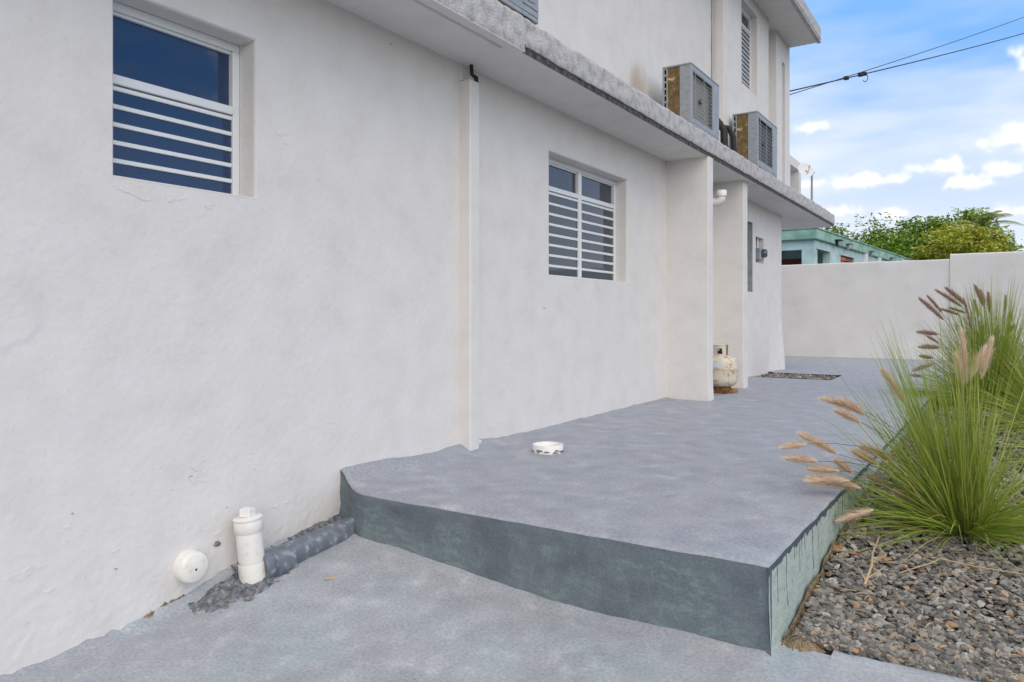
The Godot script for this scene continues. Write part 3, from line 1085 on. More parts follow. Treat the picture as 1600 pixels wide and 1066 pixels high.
# scabs of loose paint and flat grey discs painted as the shade inside plaster pits
func flakes(t: Node3D) -> void:
	var r := RandomNumberGenerator.new()
	r.seed = 31
	var list := [[-1.845, 0.50, 0.03], [-1.86, 0.475, 0.018], [-1.83, 0.455, 0.02], [-1.87, 0.44, 0.012], [-4.61, 1.174, 0.016], [-4.66, 1.244, 0.02], [-2.27, 1.94, 0.03], [-2.3, 1.9, 0.02], [-1.2, 0.255, 0.03], [-1.25, 0.27, 0.02], [-3.95, 0.40, 0.03], [-4.05, 0.42, 0.025], [-5.1, 1.34, 0.03], [-5.5, 1.35, 0.04], [-1.6, 1.57, 0.035], [-1.75, 1.575, 0.03], [-1.9, 1.56, 0.02], [-1.55, 1.58, 0.02]]
	for k in 46:
		var z := r.randf_range(-1.1, -3.5)
		var y := 0.02 + 0.04 * (-1.2 - z) + pow(r.randf(), 2.2) * 0.55
		list.append([z, y, r.randf_range(0.005, 0.018)])
	for q in list:
		var c := Vector3(WX + wall_out(q[0], q[1]) + 0.0016, q[1], q[0])
		var b := nb(t)
		var ring := []
		var n := 9
		var turn := r.randf_range(-0.4, 0.4)
		for k in n:
			var a := TAU * k / n
			var rad: float = q[2] * r.randf_range(0.5, 1.2)
			var o := Vector2(cos(a) * 1.5, sin(a) * 0.62).rotated(turn) * rad
			ring.append(c + Vector3(-0.0012 + r.randf_range(0.0, 0.002), o.y, o.x))
		for k in n:
			var d: Vector3 = ring[(k + 1) % n]
			b.tri(c, ring[k], d, Vector3(1, 0, 0))
			b.quad(ring[k], d, d - Vector3(0.006, 0, 0), ring[k] - Vector3(0.006, 0, 0), ring[k] - c)
		part(b, "plaster_flake", M.wall, t)
	for q in [[-1.815, 0.464, 0.011], [-1.835, 0.462, 0.006], [-1.51, 0.183, 0.008], [-4.62, 1.165, 0.012], [-1.98, 0.31, 0.005], [-1.36, 0.42, 0.005], [-3.0, 2.56, 0.008]]:
		var c := Vector3(WX + wall_out(q[0], q[1]) + 0.001, q[1], q[0])
		var b := nb(t)
		var ring := []
		for k in 8:
			var a := TAU * k / 8.0
			ring.append(c + Vector3(0, sin(a) * q[2] * r.randf_range(0.4, 0.9), cos(a) * q[2] * r.randf_range(0.8, 1.6)))
		for k in 8:
			b.tri(c, ring[k], ring[(k + 1) % 8], Vector3(1, 0, 0))
		part(b, "pit_shade_disc", M.concrete, t)

func niche(b: MB, h: Array, wx: float, deep: float) -> void:
	var p := [Vector3(wx, h[2], h[0]), Vector3(wx, h[3], h[0]), Vector3(wx, h[3], h[1]), Vector3(wx, h[2], h[1])]
	var m := Vector3(wx, (h[2] + h[3]) * 0.5, (h[0] + h[1]) * 0.5)
	var d := Vector3(-deep, 0, 0)
	for i in 4:
		var j := (i + 1) % 4
		b.quad(p[i], p[j], p[j] + d, p[i] + d, m - (p[i] + p[j]) * 0.5)
	b.quad(p[0] + d, p[1] + d, p[2] + d, p[3] + d, Vector3(1, 0, 0))

# a projecting wall with slightly wavy arrises
func fin(b: MB, z0: float, z1: float, x1: float) -> void:
	var ys := breaks([0.25, 2.635], 0.05)
	var prof := [[WX - 0.05, z0], [x1 - 0.2, z0], [x1 - 0.01, z0], [x1 - 0.003, z0 - 0.003], [x1, z0 - 0.01], [x1, z1 + 0.01], [x1 - 0.003, z1 + 0.003], [x1 - 0.01, z1], [WX - 0.05, z1]]
	var k := []
	for i in prof.size():
		k.append(i)
	b.grid(k, ys, func(i: int, y: float) -> Vector3:
		var q: Array = prof[i]
		var w := 0.004 * n1.get_noise_2d(y * 60 + z0 * 100, q[1] * 30) + 0.0015 * n2.get_noise_2d(y * 200, i * 7)
		w += 0.01 * sstep(0.5, 0.3, y)
		return Vector3(q[0] + w, y, q[1] + w * 0.5), Vector3(1, 0, 1))

func eave(t: Node3D) -> void:
	var ex := -2.268
	# white soffit
	var b := nb(t)
	b.grid(breaks([-8.9, -2.75, -2.36], 0.2), breaks([3.0, -13.66], 0.2), func(x: float, z: float) -> Vector3: return Vector3(x, 2.63 + 0.003 * n1.get_noise_2d(x * 40, z * 40), z), Vector3.DOWN)
	b.grid([-2.36, -2.346, -2.343, -2.33, -2.327, -2.315, -2.29, -2.284], breaks([3.0, -3.52, -3.535, -3.655, -13.66], 0.06), func(x: float, z: float) -> Vector3:
		var g := 0.012 if (x < -2.327 and x > -2.346 and z > -3.53) else 0.0
		var up := 0.0
		return Vector3(x, 2.63 + 0.003 * n1.get_noise_2d(x * 40, z * 40) * sstep(-2.3, -2.36, x) + g + up, z), Vector3.DOWN)
	part(b, "soffit", M.soffit, t)
	# bare concrete face with a chipped upper edge
	b = nb(t)
	var chipz := func(z: float, q: float) -> Vector3:
		var near := z > -3.655
		var bot := 2.636 if near else 2.668 + 0.006 * n2.get_noise_1d(z * 60) + 0.012 * maxf(n2.get_noise_1d(z * 240 + 50) - 0.1, 0.0)
		var top := 2.838 + 0.01 * n1.get_noise_1d(z * 50) + 0.006 * n2.get_noise_1d(z * 200)
		var y := lerpf(bot, top, clampf((q - 0.08) / 0.8, 0.0, 1.0))
		var x := ex + 0.005 * n1.get_noise_2d(z * 60, y * 300) + 0.003 * n2.get_noise_2d(z * 220, y * 500)
		if q > 0.87: x -= 0.012
		if q > 0.95: x -= 0.1; y += 0.004
		if q < 0.02: x -= 0.012
		return Vector3(x, y, z)
	b.grid(breaks([3.0, -0.9], 0.3), [0.0, 0.08, 0.3, 0.55, 0.8, 0.88, 1.0], chipz, Vector3(1, 0.3, 0))
	b.grid(breaks([-0.9, -3.654], 0.02), [0.0, 0.08, 0.25, 0.4, 0.55, 0.7, 0.8, 0.88, 1.0], chipz, Vector3(1, 0.3, 0))
	b.grid(breaks([-3.656, -13.66], 0.025), [0.0, 0.08, 0.25, 0.4, 0.55, 0.7, 0.8, 0.88, 1.0], chipz, Vector3(1, 0.3, 0))
	# far end of the slab
	b.grid(breaks([-2.285, -8.9], 0.2), [0.0, 0.2, 0.6, 1.0], func(x: float, q: float) -> Vector3: return Vector3(x, lerpf(2.632, 2.842, q), -13.655 + 0.004 * n1.get_noise_2d(x * 80, q * 40)), Vector3(0, 0, -1))
	# upper surface
	b.grid(breaks([-2.36, -8.9], 0.6), breaks([3.0, -13.66], 0.6), func(x: float, z: float) -> Vector3: return Vector3(x, 2.843 + 0.004 * n1.get_noise_2d(x * 40, z * 40), z), Vector3.UP)
	part(b, "eave_edge", M.concrete, t)
	# where the plaster lip has broken away the aggregate shows
	b = nb(t)
	b.grid(breaks([-3.657, -13.655], 0.025), [0.0, 0.25, 0.6, 1.0], func(z: float, q: float) -> Vector3:
		var rag := 0.006 * n2.get_noise_1d(z * 160 + 9)
		var x := lerpf(-2.287 - maxf(rag, 0.0), ex - 0.008, q)
		var y := lerpf(2.631, 2.672, q) + 0.005 * n2.get_noise_2d(z * 260, q * 50) + (0.01 if q > 0.9 else 0.0)
		return Vector3(x, y, z), Vector3(1, -1, 0))
	b.quad(Vector3(-2.29, 2.63, -3.656), Vector3(-2.262, 2.63, -3.656), Vector3(-2.262, 2.676, -3.656), Vector3(-2.29, 2.676, -3.656), Vector3(0, 0, -1))
	part(b, "broken_drip_edge", M.dark_concrete, t)
	# white plaster lip that still holds nearer by, with the crack over it
	b = nb(t)
	b.box(Vector3(-2.286, 2.629, 3.0), Vector3(-2.263, 2.6335, -3.652), 0.001)
	part(b, "plaster_lip", M.soffit, t)

func upper(t: Node3D) -> void:
	var b := nb(t)
	# recessed long wall; a brown smear left of the first condenser
	b.grid(breaks([3.0, -2.5, -8.84], 0.06), breaks([2.80, 5.6], 0.06), func(z: float, y: float) -> Vector3: return Vector3(-2.83 + 0.005 * n1.get_noise_2d(z * 40, y * 40), y, z), Vector3(1, 0, 0), null, null, func(z: float, y: float) -> Color:
		var q := Vector2((z + 6.62) / 0.3, (y - 3.24) / 0.3).length() + 0.35 * n2.get_noise_2d(z * 80, y * 50)
		var k := sstep(1.15, 0.3, q)
		return Color(1, 1, 1).lerp(Color(0.66, 0.53, 0.42), k * 0.75))
	part(b, "upper_wall", M.wall, t)
	b = nb(t)
	var x0 := -3.0
	var y0 := 2.84
	var y1 := 5.4
	var f := WX
	for s in [[-8.83, -9.60, y0, y1, f], [-9.60, -10.385, y0, 4.10, f], [-9.60, -10.385, 5.2, y1, f], [-10.385, -10.97, y0, y1, f], [-10.97, -11.41, y0, y1, f - 0.2], [-11.41, -11.79, y0, y1, f], [-11.79, -11.96, y0, 4.99, f - 0.2], [-11.79, -11.96, 4.99, y1, f], [-11.96, -12.28, y0, y1, f]]:
		b.box(Vector3(x0, s[2], s[0]), Vector3(s[4], s[3], s[1]), 0.0)
	b.box(Vector3(-3.0, y0, -12.15), Vector3(-9.0, y1, -12.275))
	b.box(Vector3(-9.0, y0, 3.0), Vector3(-8.9, y1, -12.14))
	b.box(Vector3(-2.85, y0, 3.0), Vector3(-8.89, y1, 2.9))
	part(b, "upper_wall", M.wall, t)
	window(t, "tall narrow upper floor louver window", [-9.60, -10.385, 4.10, 5.2], WX, 1, 14, 0.16, M.grey_glass, 0.09)
	# thin conduit at the inner corner
	b = nb(t)
	b.tube([Vector3(-2.82, 2.85, -8.79), Vector3(-2.82, 5.35, -8.79)], [0.012, 0.012], 8)
	part(b, "conduit", M.galv, t)
	# upper roof
	b = nb(t)
	b.box(Vector3(-9.2, 5.345, 3.2), Vector3(-2.26, 5.36, -12.285), 0.0)
	part(b, "upper_soffit", M.soffit, t)
	b = nb(t)
	b.box(Vector3(-9.2, 5.361, 3.2), Vector3(-2.236, 5.57, -12.30), 0.02)
	b.box(Vector3(-2.29, 5.33, 3.2), Vector3(-2.236, 5.361, -12.29), 0.004)
	part(b, "upper_roof", M.concrete, t)
	for k in 9:
		b = nb(t)
		b.box(Vector3(-2.5, 5.572, -12.1 + k * 0.7), Vector3(-2.26, 5.60, -11.75 + k * 0.7), 0.01)
		part(b, "roof_tile", M.red_wood, t)
	# balcony parapet with a pierced opening
	b = nb(t)
	for s in [[-12.28, -13.12, 3.52, 3.66], [-12.28, -12.33, 2.84, 3.52], [-12.98, -13.12, 2.84, 3.52], [-12.33, -12.98, 2.84, 2.9]]:
		b.box(Vector3(-2.86, s[2], s[0]), Vector3(WX, s[3], s[1]), 0.0)
	b.box(Vector3(-2.861, 2.84, -13.0), Vector3(-7.0, 3.655, -13.115))
	part(b, "parapet", M.wall, t)
	b = nb(t)
	var pts := []
	for k in 13:
		var a := k * PI / 6.0
		pts.append(Vector3(-2.8, 3.2 + 0.09 * k * 0.5 - 0.27, -12.46 + 0.055 * sin(a * 1.5)))
	b.tube(pts, [0.03, 0.032, 0.03, 0.028, 0.03, 0.035, 0.03, 0.03, 0.028, 0.03, 0.034, 0.03, 0.03], 8)
	part(b, "ornamental_block", M.dark_concrete, t)

# ---------------------------------------------------------------- things on and beside the house
func drainpipe() -> void:
	var t := thing("downspout", "tall white square downspout on the wall between the two louvered windows", "downspout", Vector3(-2.66, 0.3, -3.65))
	var b := nb(t)
	b.box(Vector3(-2.71, 0.30, -3.605), Vector3(-2.618, 2.525, -3.70), 0.006)
	part(b, "box_pipe", M.white_pipe, t)
	b = nb(t)
	b.box(Vector3(-2.685, 2.53, -3.632), Vector3(-2.645, 2.54, -3.67), 0.003)
	b.box(Vector3(-2.712, 2.53, -3.61), Vector3(-2.69, 2.632, -3.69), 0.004)
	part(b, "bracket", M.white_pipe, t)
	b = nb(t)
	b.tube([Vector3(-2.635, 2.522, -3.69), Vector3(-2.635, 2.555, -3.688), Vector3(-2.655, 2.575, -3.672), Vector3(-2.655, 2.632, -3.665)], [0.014, 0.014, 0.012, 0.012], 8)
	part(b, "outlet_stub", M.rubber, t)
	b = nb(t)
	b.box(Vector3(-2.70, 0.3, -3.705), Vector3(-2.655, 0.345, -3.78), 0.006)
	part(b, "foot", M.wall, t)

func sewer_pipes() -> void:
	var t := thing("capped_pipe", "round white capped pipe end sticking out of the wall near the ground", "drain pipe", Vector3(-2.69, 0.12, -1.80))
	var b := nb(t)
	b.lathe(Vector3(-2.71, 0.118, -1.80), Vector3(1, -0.02, 0.05), [Vector2(0.062, 0.0), Vector2(0.0625, 0.055), Vector2(0.059, 0.066), Vector2(0.052, 0.071), Vector2(0.0, 0.073)], 32)
	part(b, "cap", M.pvc, t)
	b = nb(t)
	b.lathe(Vector3(-2.638, 0.112, -1.797), Vector3(1, -0.02, 0.05), [Vector2(0.005, -0.002), Vector2(0.004, 0.003), Vector2(0.0, 0.003)], 10)
	part(b, "nub", M.rubber, t)

	t = thing("cleanout_pipe", "upright white drain cleanout with square plug beside the grey pipe", "drain pipe", Vector3(-2.60, 0.05, -2.04))
	var ax := Vector3(-0.05, 1.0, 0.075)
	b = nb(t)
	b.lathe(Vector3(-2.60, 0.0, -2.04), ax, [Vector2(0.056, 0.0), Vector2(0.056, 0.085), Vector2(0.0555, 0.088)], 32)
	b.lathe(Vector3(-2.60, 0.0, -2.04), ax, [Vector2(0.052, 0.085), Vector2(0.0535, 0.095), Vector2(0.0535, 0.215)], 32)
	b.lathe(Vector3(-2.60, 0.0, -2.04), ax, [Vector2(0.0535, 0.212), Vector2(0.058, 0.216), Vector2(0.058, 0.252), Vector2(0.056, 0.262), Vector2(0.05, 0.262)], 32)
	part(b, "pipe", M.pvc, t)
	b = nb(t)
	b.lathe(Vector3(-2.60, 0.0, -2.04), ax, [Vector2(0.056, 0.262), Vector2(0.059, 0.265), Vector2(0.059, 0.272), Vector2(0.055, 0.275), Vector2(0.0, 0.277)], 32)
	var top := Vector3(-2.60, 0.0, -2.04) + ax.normalized() * 0.276
	b.box(top + Vector3(-0.024, 0, -0.024), top + Vector3(0.024, 0.034, 0.024), 0.003, Basis(Vector3.UP, 0.35), top)
	part(b, "plug", M.pvc, t)

	t = thing("grey_pipe", "fat grey painted pipe lying along the wall foot up to the step", "drain pipe", Vector3(-2.60, 0.1, -2.3))
	b = nb(t)
	var pp := []
	var rr := []
	for k in 13:
		var q := k / 12.0
		pp.append(Vector3(lerpf(-2.585, -2.545, q), lerpf(0.052, 0.115, q), lerpf(-2.06, -2.66, q)))
		rr.append(0.062 if q < 0.12 else 0.057)
	b.tube(pp, rr, 22)
	part(b, "pipe", M.grey_pipe, t)
	b = nb(t)
	b.tube([Vector3(-2.572, 0.05, -2.10), Vector3(-2.568, 0.06, -2.19)], [0.066, 0.066], 22)
	part(b, "coupling", M.grey_pipe, t)

	# lumpy mortar packed round the pipes
	var st: Node3D = get_node("pavement")
	b = nb(st)
	b.grid(breaks([-2.72, -2.42], 0.011), breaks([-1.62, -2.3], 0.011), func(x: float, z: float) -> Vector3:
		var dx := (x + 2.60) / 0.15
		var dz := (z + 1.98) / 0.28
		var w := sstep(1.15, 0.15, sqrt(dx * dx + dz * dz) + 0.3 * n2.get_noise_2d(x * 300, z * 300))
		var y := low_y(x, z) - 0.012 + w * (0.03 + 0.028 * n2.get_noise_2d(x * 420, z * 420) + 0.04 * sstep(-2.58, -2.71, x))
		return Vector3(x, y, z), Vector3.UP)
	part(b, "mortar_patch", M.crust, st)
	# crumbling tan plaster along the wall foot
	b = nb(st)
	b.grid(breaks([-1.56, -1.99], 0.008), [0.0, 0.35, 0.7, 1.0], func(z: float, q: float) -> Vector3:
		var y0 := low_y(-2.69, z)
		var up := (0.02 + 0.022 * n2.get_noise_1d(z * 700) + 0.012 * n1.get_noise_1d(z * 300)) * sstep(-1.56, -1.7, z)
		var x := -2.70 + wall_out(z, y0 + 0.03) + 0.003 + 0.02 * q
		return Vector3(x, y0 + lerpf(0.018 + maxf(up, 0.0), -0.002, q) + 0.004 * n2.get_noise_2d(z * 900, q * 160), z), Vector3(1, 1, 0))
	part(b, "wall_foot", M.bare_edge, st)
	# mortar wedge between pipe and wall
	b = nb(st)
	b.grid(breaks([-2.0, -2.66], 0.012), [0.0, 0.3, 0.6, 1.0], func(z: float, q: float) -> Vector3:
		var s := (z + 2.06) / -0.6
		var y := lerpf(0.05, 0.13, s)
		return Vector3(lerpf(-2.708, -2.56, q), y + 0.02 * (1.0 - q) - 0.02 * sin(q * PI) + 0.014 * n2.get_noise_2d(z * 500, q * 120) * (1.0 - q * 0.7), z), Vector3.UP)
	part(b, "mortar_patch", M.crust, st)
	# splashes of deck paint on the wall foot
	var r := RandomNumberGenerator.new()
	r.seed = 9
	var w: Node3D = get_node("white_house")
	for s in [[-1.935, 0.168, 0.012], [-1.85, 0.068, 0.013]]:
		b = nb(w)
		var c := Vector3(WX + 0.012, s[1], s[0])
		var ring := []
		for k in 12:
			var a := TAU * k / 12.0
			var rad: float = s[2] * r.randf_range(0.75, 1.1)
			ring.append(c + Vector3(-0.006, sin(a) * rad, cos(a) * rad * 1.4))
		for k in 12:
			b.tri(c, ring[k], ring[(k + 1) % 12], Vector3(1, 0, 0))
			b.quad(ring[k], ring[(k + 1) % 12], ring[(k + 1) % 12] - Vector3(0.012, 0, 0), ring[k] - Vector3(0.012, 0, 0), ring[k] - c)
		part(b, "paint_splash", M.grey_pipe, w)

func floor_ring() -> void:
	var t := thing("pipe_collar", "short open white pipe collar standing on the raised grey walkway", "pipe collar", Vector3(-2.235, 0.3, -3.864))
	var b := nb(t)
	b.lathe(t.position + Vector3(0, -0.01, 0), Vector3.UP, [Vector2(0.093, 0.0), Vector2(0.092, 0.052), Vector2(0.09, 0.056), Vector2(0.083, 0.056), Vector2(0.081, 0.053), Vector2(0.08, 0.022)], 40)
	part(b, "collar", M.pvc, t)
	b = nb(t)
	b.lathe(t.position + Vector3(0, -0.01, 0), Vector3.UP, [Vector2(0.081, 0.022), Vector2(0.0, 0.022)], 40)
	part(b, "plug", M.pvc, t)
	b = nb(t)
	var r := RandomNumberGenerator.new()
	r.seed = 3
	for k in 26:
		var a := r.randf() * TAU
		var o := t.position + Vector3(cos(a) * 0.0925, r.randf_range(0.0, 0.016), sin(a) * 0.0925)
		var s := Vector3(-sin(a), 0, cos(a)) * r.randf_range(0.006, 0.02)
		var out := Vector3(cos(a), 0, sin(a)) * 0.002
		b.quad(o - s + out, o + s + out, o + s * 0.6 + out + Vector3(0, 0.009, 0), o - s * 0.8 + out + Vector3(0, 0.007, 0), out)
	part(b, "paint_smear", M.grey_pipe, t)

func condenser(label: String, at: Vector3, w: float, h: float, d: float, logo := false) -> Node3D:
	# front faces +x, length runs to -z; at = front near lower corner
	var t := thing("air_conditioner", label, "air conditioner", at, "condensers on the eave")
	var x1 := at.x
	var x0 := at.x - d
	var y0 := at.y
	var y1 := at.y + h
	var z0 := at.z
	var z1 := at.z - w
	var pz := z0 - w * 0.76
	var b := nb(t)
	b.box(Vector3(x0, y1 - 0.018, z0 + 0.004), Vector3(x1 + 0.004, y1, z1 - 0.004), 0.005)
	b.box(Vector3(x0, y0, z0), Vector3(x1, y0 + 0.03, z1), 0.004)
	b.box(Vector3(x1 - 0.115, y0 + 0.03, z0 - 0.001), Vector3(x1 - 0.004, y1 - 0.018, z0 - 0.02), 0.003)
	b.box(Vector3(x0, y0 + 0.03, z0 - 0.001), Vector3(x0 + 0.018, y1 - 0.018, z0 - 0.02), 0.003)
	b.box(Vector3(x0 + 0.038, y0 + 0.03, z0 - 0.001), Vector3(x0 + 0.05, y1 - 0.018, z0 - 0.02), 0.003)
	for k in 9:
		var yy := y0 + 0.05 + k * (h - 0.08) / 8.0
		b.box(Vector3(x0 + 0.018, yy, z0 - 0.003), Vector3(x0 + 0.038, yy + 0.018, z0 - 0.018))
	b.box(Vector3(x0, y0 + 0.03, pz), Vector3(x1 - 0.012, y1 - 0.018, z1), 0.004)
	b.box(Vector3(x0, y0 + 0.03, z0 - 0.021), Vector3(x0 + 0.012, y1 - 0.018, pz))
	part(b, "casing", M.ac_metal, t)
	b = nb(t)
	b.box(Vector3(x0 + 0.05, y0 + 0.03, z0 - 0.01), Vector3(x1 - 0.115, y1 - 0.018, z0 - 0.03))
	part(b, "coil", M.coil, t)
	# front panel round the fan opening
	b = nb(t)
	var m := 0.05
	b.box(Vector3(x1 - 0.012, y0 + 0.03, z0 - 0.005), Vector3(x1, y0 + 0.03 + m, pz), 0.002)
	b.box(Vector3(x1 - 0.012, y1 - 0.018 - m, z0 - 0.005), Vector3(x1, y1 - 0.018, pz), 0.002)
	b.box(Vector3(x1 - 0.0125, y0 + 0.03 + m, z0 - 0.005), Vector3(x1 - 0.0005, y1 - 0.018 - m, z0 - 0.005 - m), 0.002)
	b.box(Vector3(x1 - 0.0125, y0 + 0.03 + m, pz + 0.02), Vector3(x1 - 0.0005, y1 - 0.018 - m, pz), 0.002)
	b.box(Vector3(x1 - 0.0115, y0 + 0.03, pz), Vector3(x1 + 0.001, y1 - 0.018, z1), 0.004)
	part(b, "front_panel", M.ac_panel, t)
	b = nb(t)
	b.box(Vector3(x1 - 0.05, y0 + 0.03, z0 - 0.03), Vector3(x1 - 0.04, y1 - 0.02, pz + 0.001))
	part(b, "dusty_mesh", M.dust if h < 0.62 else M.dark_dust, t)
	var cy := (y0 + y1) * 0.5
	var cz := (z0 - 0.005 - m + pz + 0.02) * 0.5
	b = nb(t)
	var g := 12 if not logo else 4
	for k in g:
		var yy := lerpf(y0 + 0.09, y1 - 0.075, k / float(g - 1))
		b.box(Vector3(x1 - 0.006, yy - 0.0028, z0 - 0.05), Vector3(x1 + 0.001, yy + 0.0028, pz + 0.018), 0.001)
	for k in (3 if not logo else 26):
		var zz := lerpf(z0 - 0.08, pz + 0.04, k / float(2 if not logo else 25))
		b.box(Vector3(x1 + 0.0062, y0 + 0.082, zz - 0.003), Vector3(x1 + 0.012, y1 - 0.068, zz + 0.003), 0.001)
	part(b, "fan_grille", M.ac_metal, t)
	b = nb(t)
	b.lathe(Vector3(x1 - 0.04, cy, cz), Vector3(1, 0, 0), [Vector2(0.03, 0.0), Vector2(0.028, 0.02), Vector2(0.0, 0.024)], 14)
	part(b, "fan_hub", M.ac_dark, t)
	if logo:
		b = nb(t)
		var lz := (pz + z1) * 0.5
		var ly := y0 + 0.15
		var ring := []
		var rads := []
		for k in 25:
			var a := TAU * k / 24.0
			ring.append(Vector3(x1 + 0.003, ly + 0.045 * sin(a), lz + 0.075 * cos(a)))
			rads.append(0.003)
		b.tube(ring, rads, 6)
		var sw := []
		var sr := []
		for k in 17:
			var q := k / 16.0
			sw.append(Vector3(x1 + 0.003, ly + 0.02 * sin(q * 15.0), lz + 0.06 - 0.12 * q))
			sr.append(0.003)
		b.tube(sw, sr, 6)
		part(b, "emblem", M.galv, t)
		b = nb(t)
		b.box(Vector3(x1 + 0.001, y0 + 0.07, z1 + 0.01), Vector3(x1 + 0.006, y0 + 0.082, pz - 0.006), 0.002)
		b.box(Vector3(x1 + 0.001, y0 + 0.082, pz - 0.006), Vector3(x1 + 0.006, y1 - 0.05, pz - 0.016), 0.002)
		part(b, "panel_rib", M.ac_metal, t)
	# rails and feet
	for q in [0.12, 0.85]:
		b = nb(t)
		b.box(Vector3(x0 + 0.02, y0 - 0.035, z0 - w * q - 0.03), Vector3(x1 + 0.01, y0 - 0.001, z0 - w * q + 0.03), 0.004)
		b.box(Vector3(x1 - 0.05, 2.842, z0 - w * q - 0.04), Vector3(x1 + 0.015, y0 - 0.034, z0 - w * q + 0.035), 0.004)
		b.box(Vector3(x0 + 0.02, 2.842, z0 - w * q - 0.04), Vector3(x0 + 0.08, y0 - 0.034, z0 - w * q + 0.035), 0.004)
		part(b, "foot", M.rubber, t)
	b = nb(t)
	b.box(Vector3(x1 - 0.07, 2.843, z0 - w * 0.2), Vector3(x1 - 0.008, y0 - 0.004, z0 - w * 0.77), 0.008)
	part(b, "rail", M.tan, t)
	return t

func condensers() -> void:
	condenser("boxy grey condenser with an emblem panel, standing on the eave over the downspout", Vector3(-2.345, 2.90, -3.12), 0.82, 0.6, 0.3, true)
	var a := condenser("dusty grey condenser on the eave over the fin walls, brown smear on the wall behind", Vector3(-2.37, 2.90, -6.77), 0.84, 0.585, 0.285)
	var c := condenser("dark grilled condenser on the eave beneath the tall upper window", Vector3(-2.35, 2.895, -9.03), 0.95, 0.655, 0.30)
	for q in [[a, -7.92, 0.03], [a, -8.02, 0.022], [c, -8.3, 0.032]]:
		var b := nb(q[0])
		var z: float = q[1]
		b.tube([Vector3(-2.40, 2.83, z - 0.06), Vector3(-2.42, 2.95, z), Vector3(-2.43, 3.1, z - 0.02), Vector3(-2.47, 3.2, z + 0.02), Vector3(-2.56, 3.22, z + 0.03), Vector3(-2.84, 3.2, z)], [q[2], q[2], q[2], q[2], q[2], q[2]], 10)
		part(b, "insulated_hose", M.rubber, q[0])

func elbow() -> void:
	var t := thing("pipe_elbow", "white plastic pipe elbow turned upward between the two fin walls", "pipe elbow", Vector3(-2.33, 2.27, -7.4))
	var b := nb(t)
	var p := t.position
	var pts := [p + Vector3(-0.16, -0.02, 0), p + Vector3(-0.02, -0.02, 0)]
	var rads := [0.042, 0.042]
	for k in 7:
		var a := k * PI / 12.0
		pts.append(p + Vector3(-0.005 + 0.055 * sin(a), 0.035 - 0.055 * cos(a), 0))
		rads.append(0.043)
	b.tube(pts, rads, 18)
	part(b, "bend", M.pvc, t)
	b = nb(t)
	b.lathe(p + Vector3(0.05, 0.035, 0), Vector3.UP, [Vector2(0.05, 0.0), Vector2(0.051, 0.055), Vector2(0.048, 0.06), Vector2(0.04, 0.06), Vector2(0.039, 0.01)], 24)
	b.lathe(p + Vector3(0.05, 0.035, 0), Vector3.UP, [Vector2(0.04, 0.01), Vector2(0.0, 0.01)], 24)
	part(b, "socket", M.pvc, t)

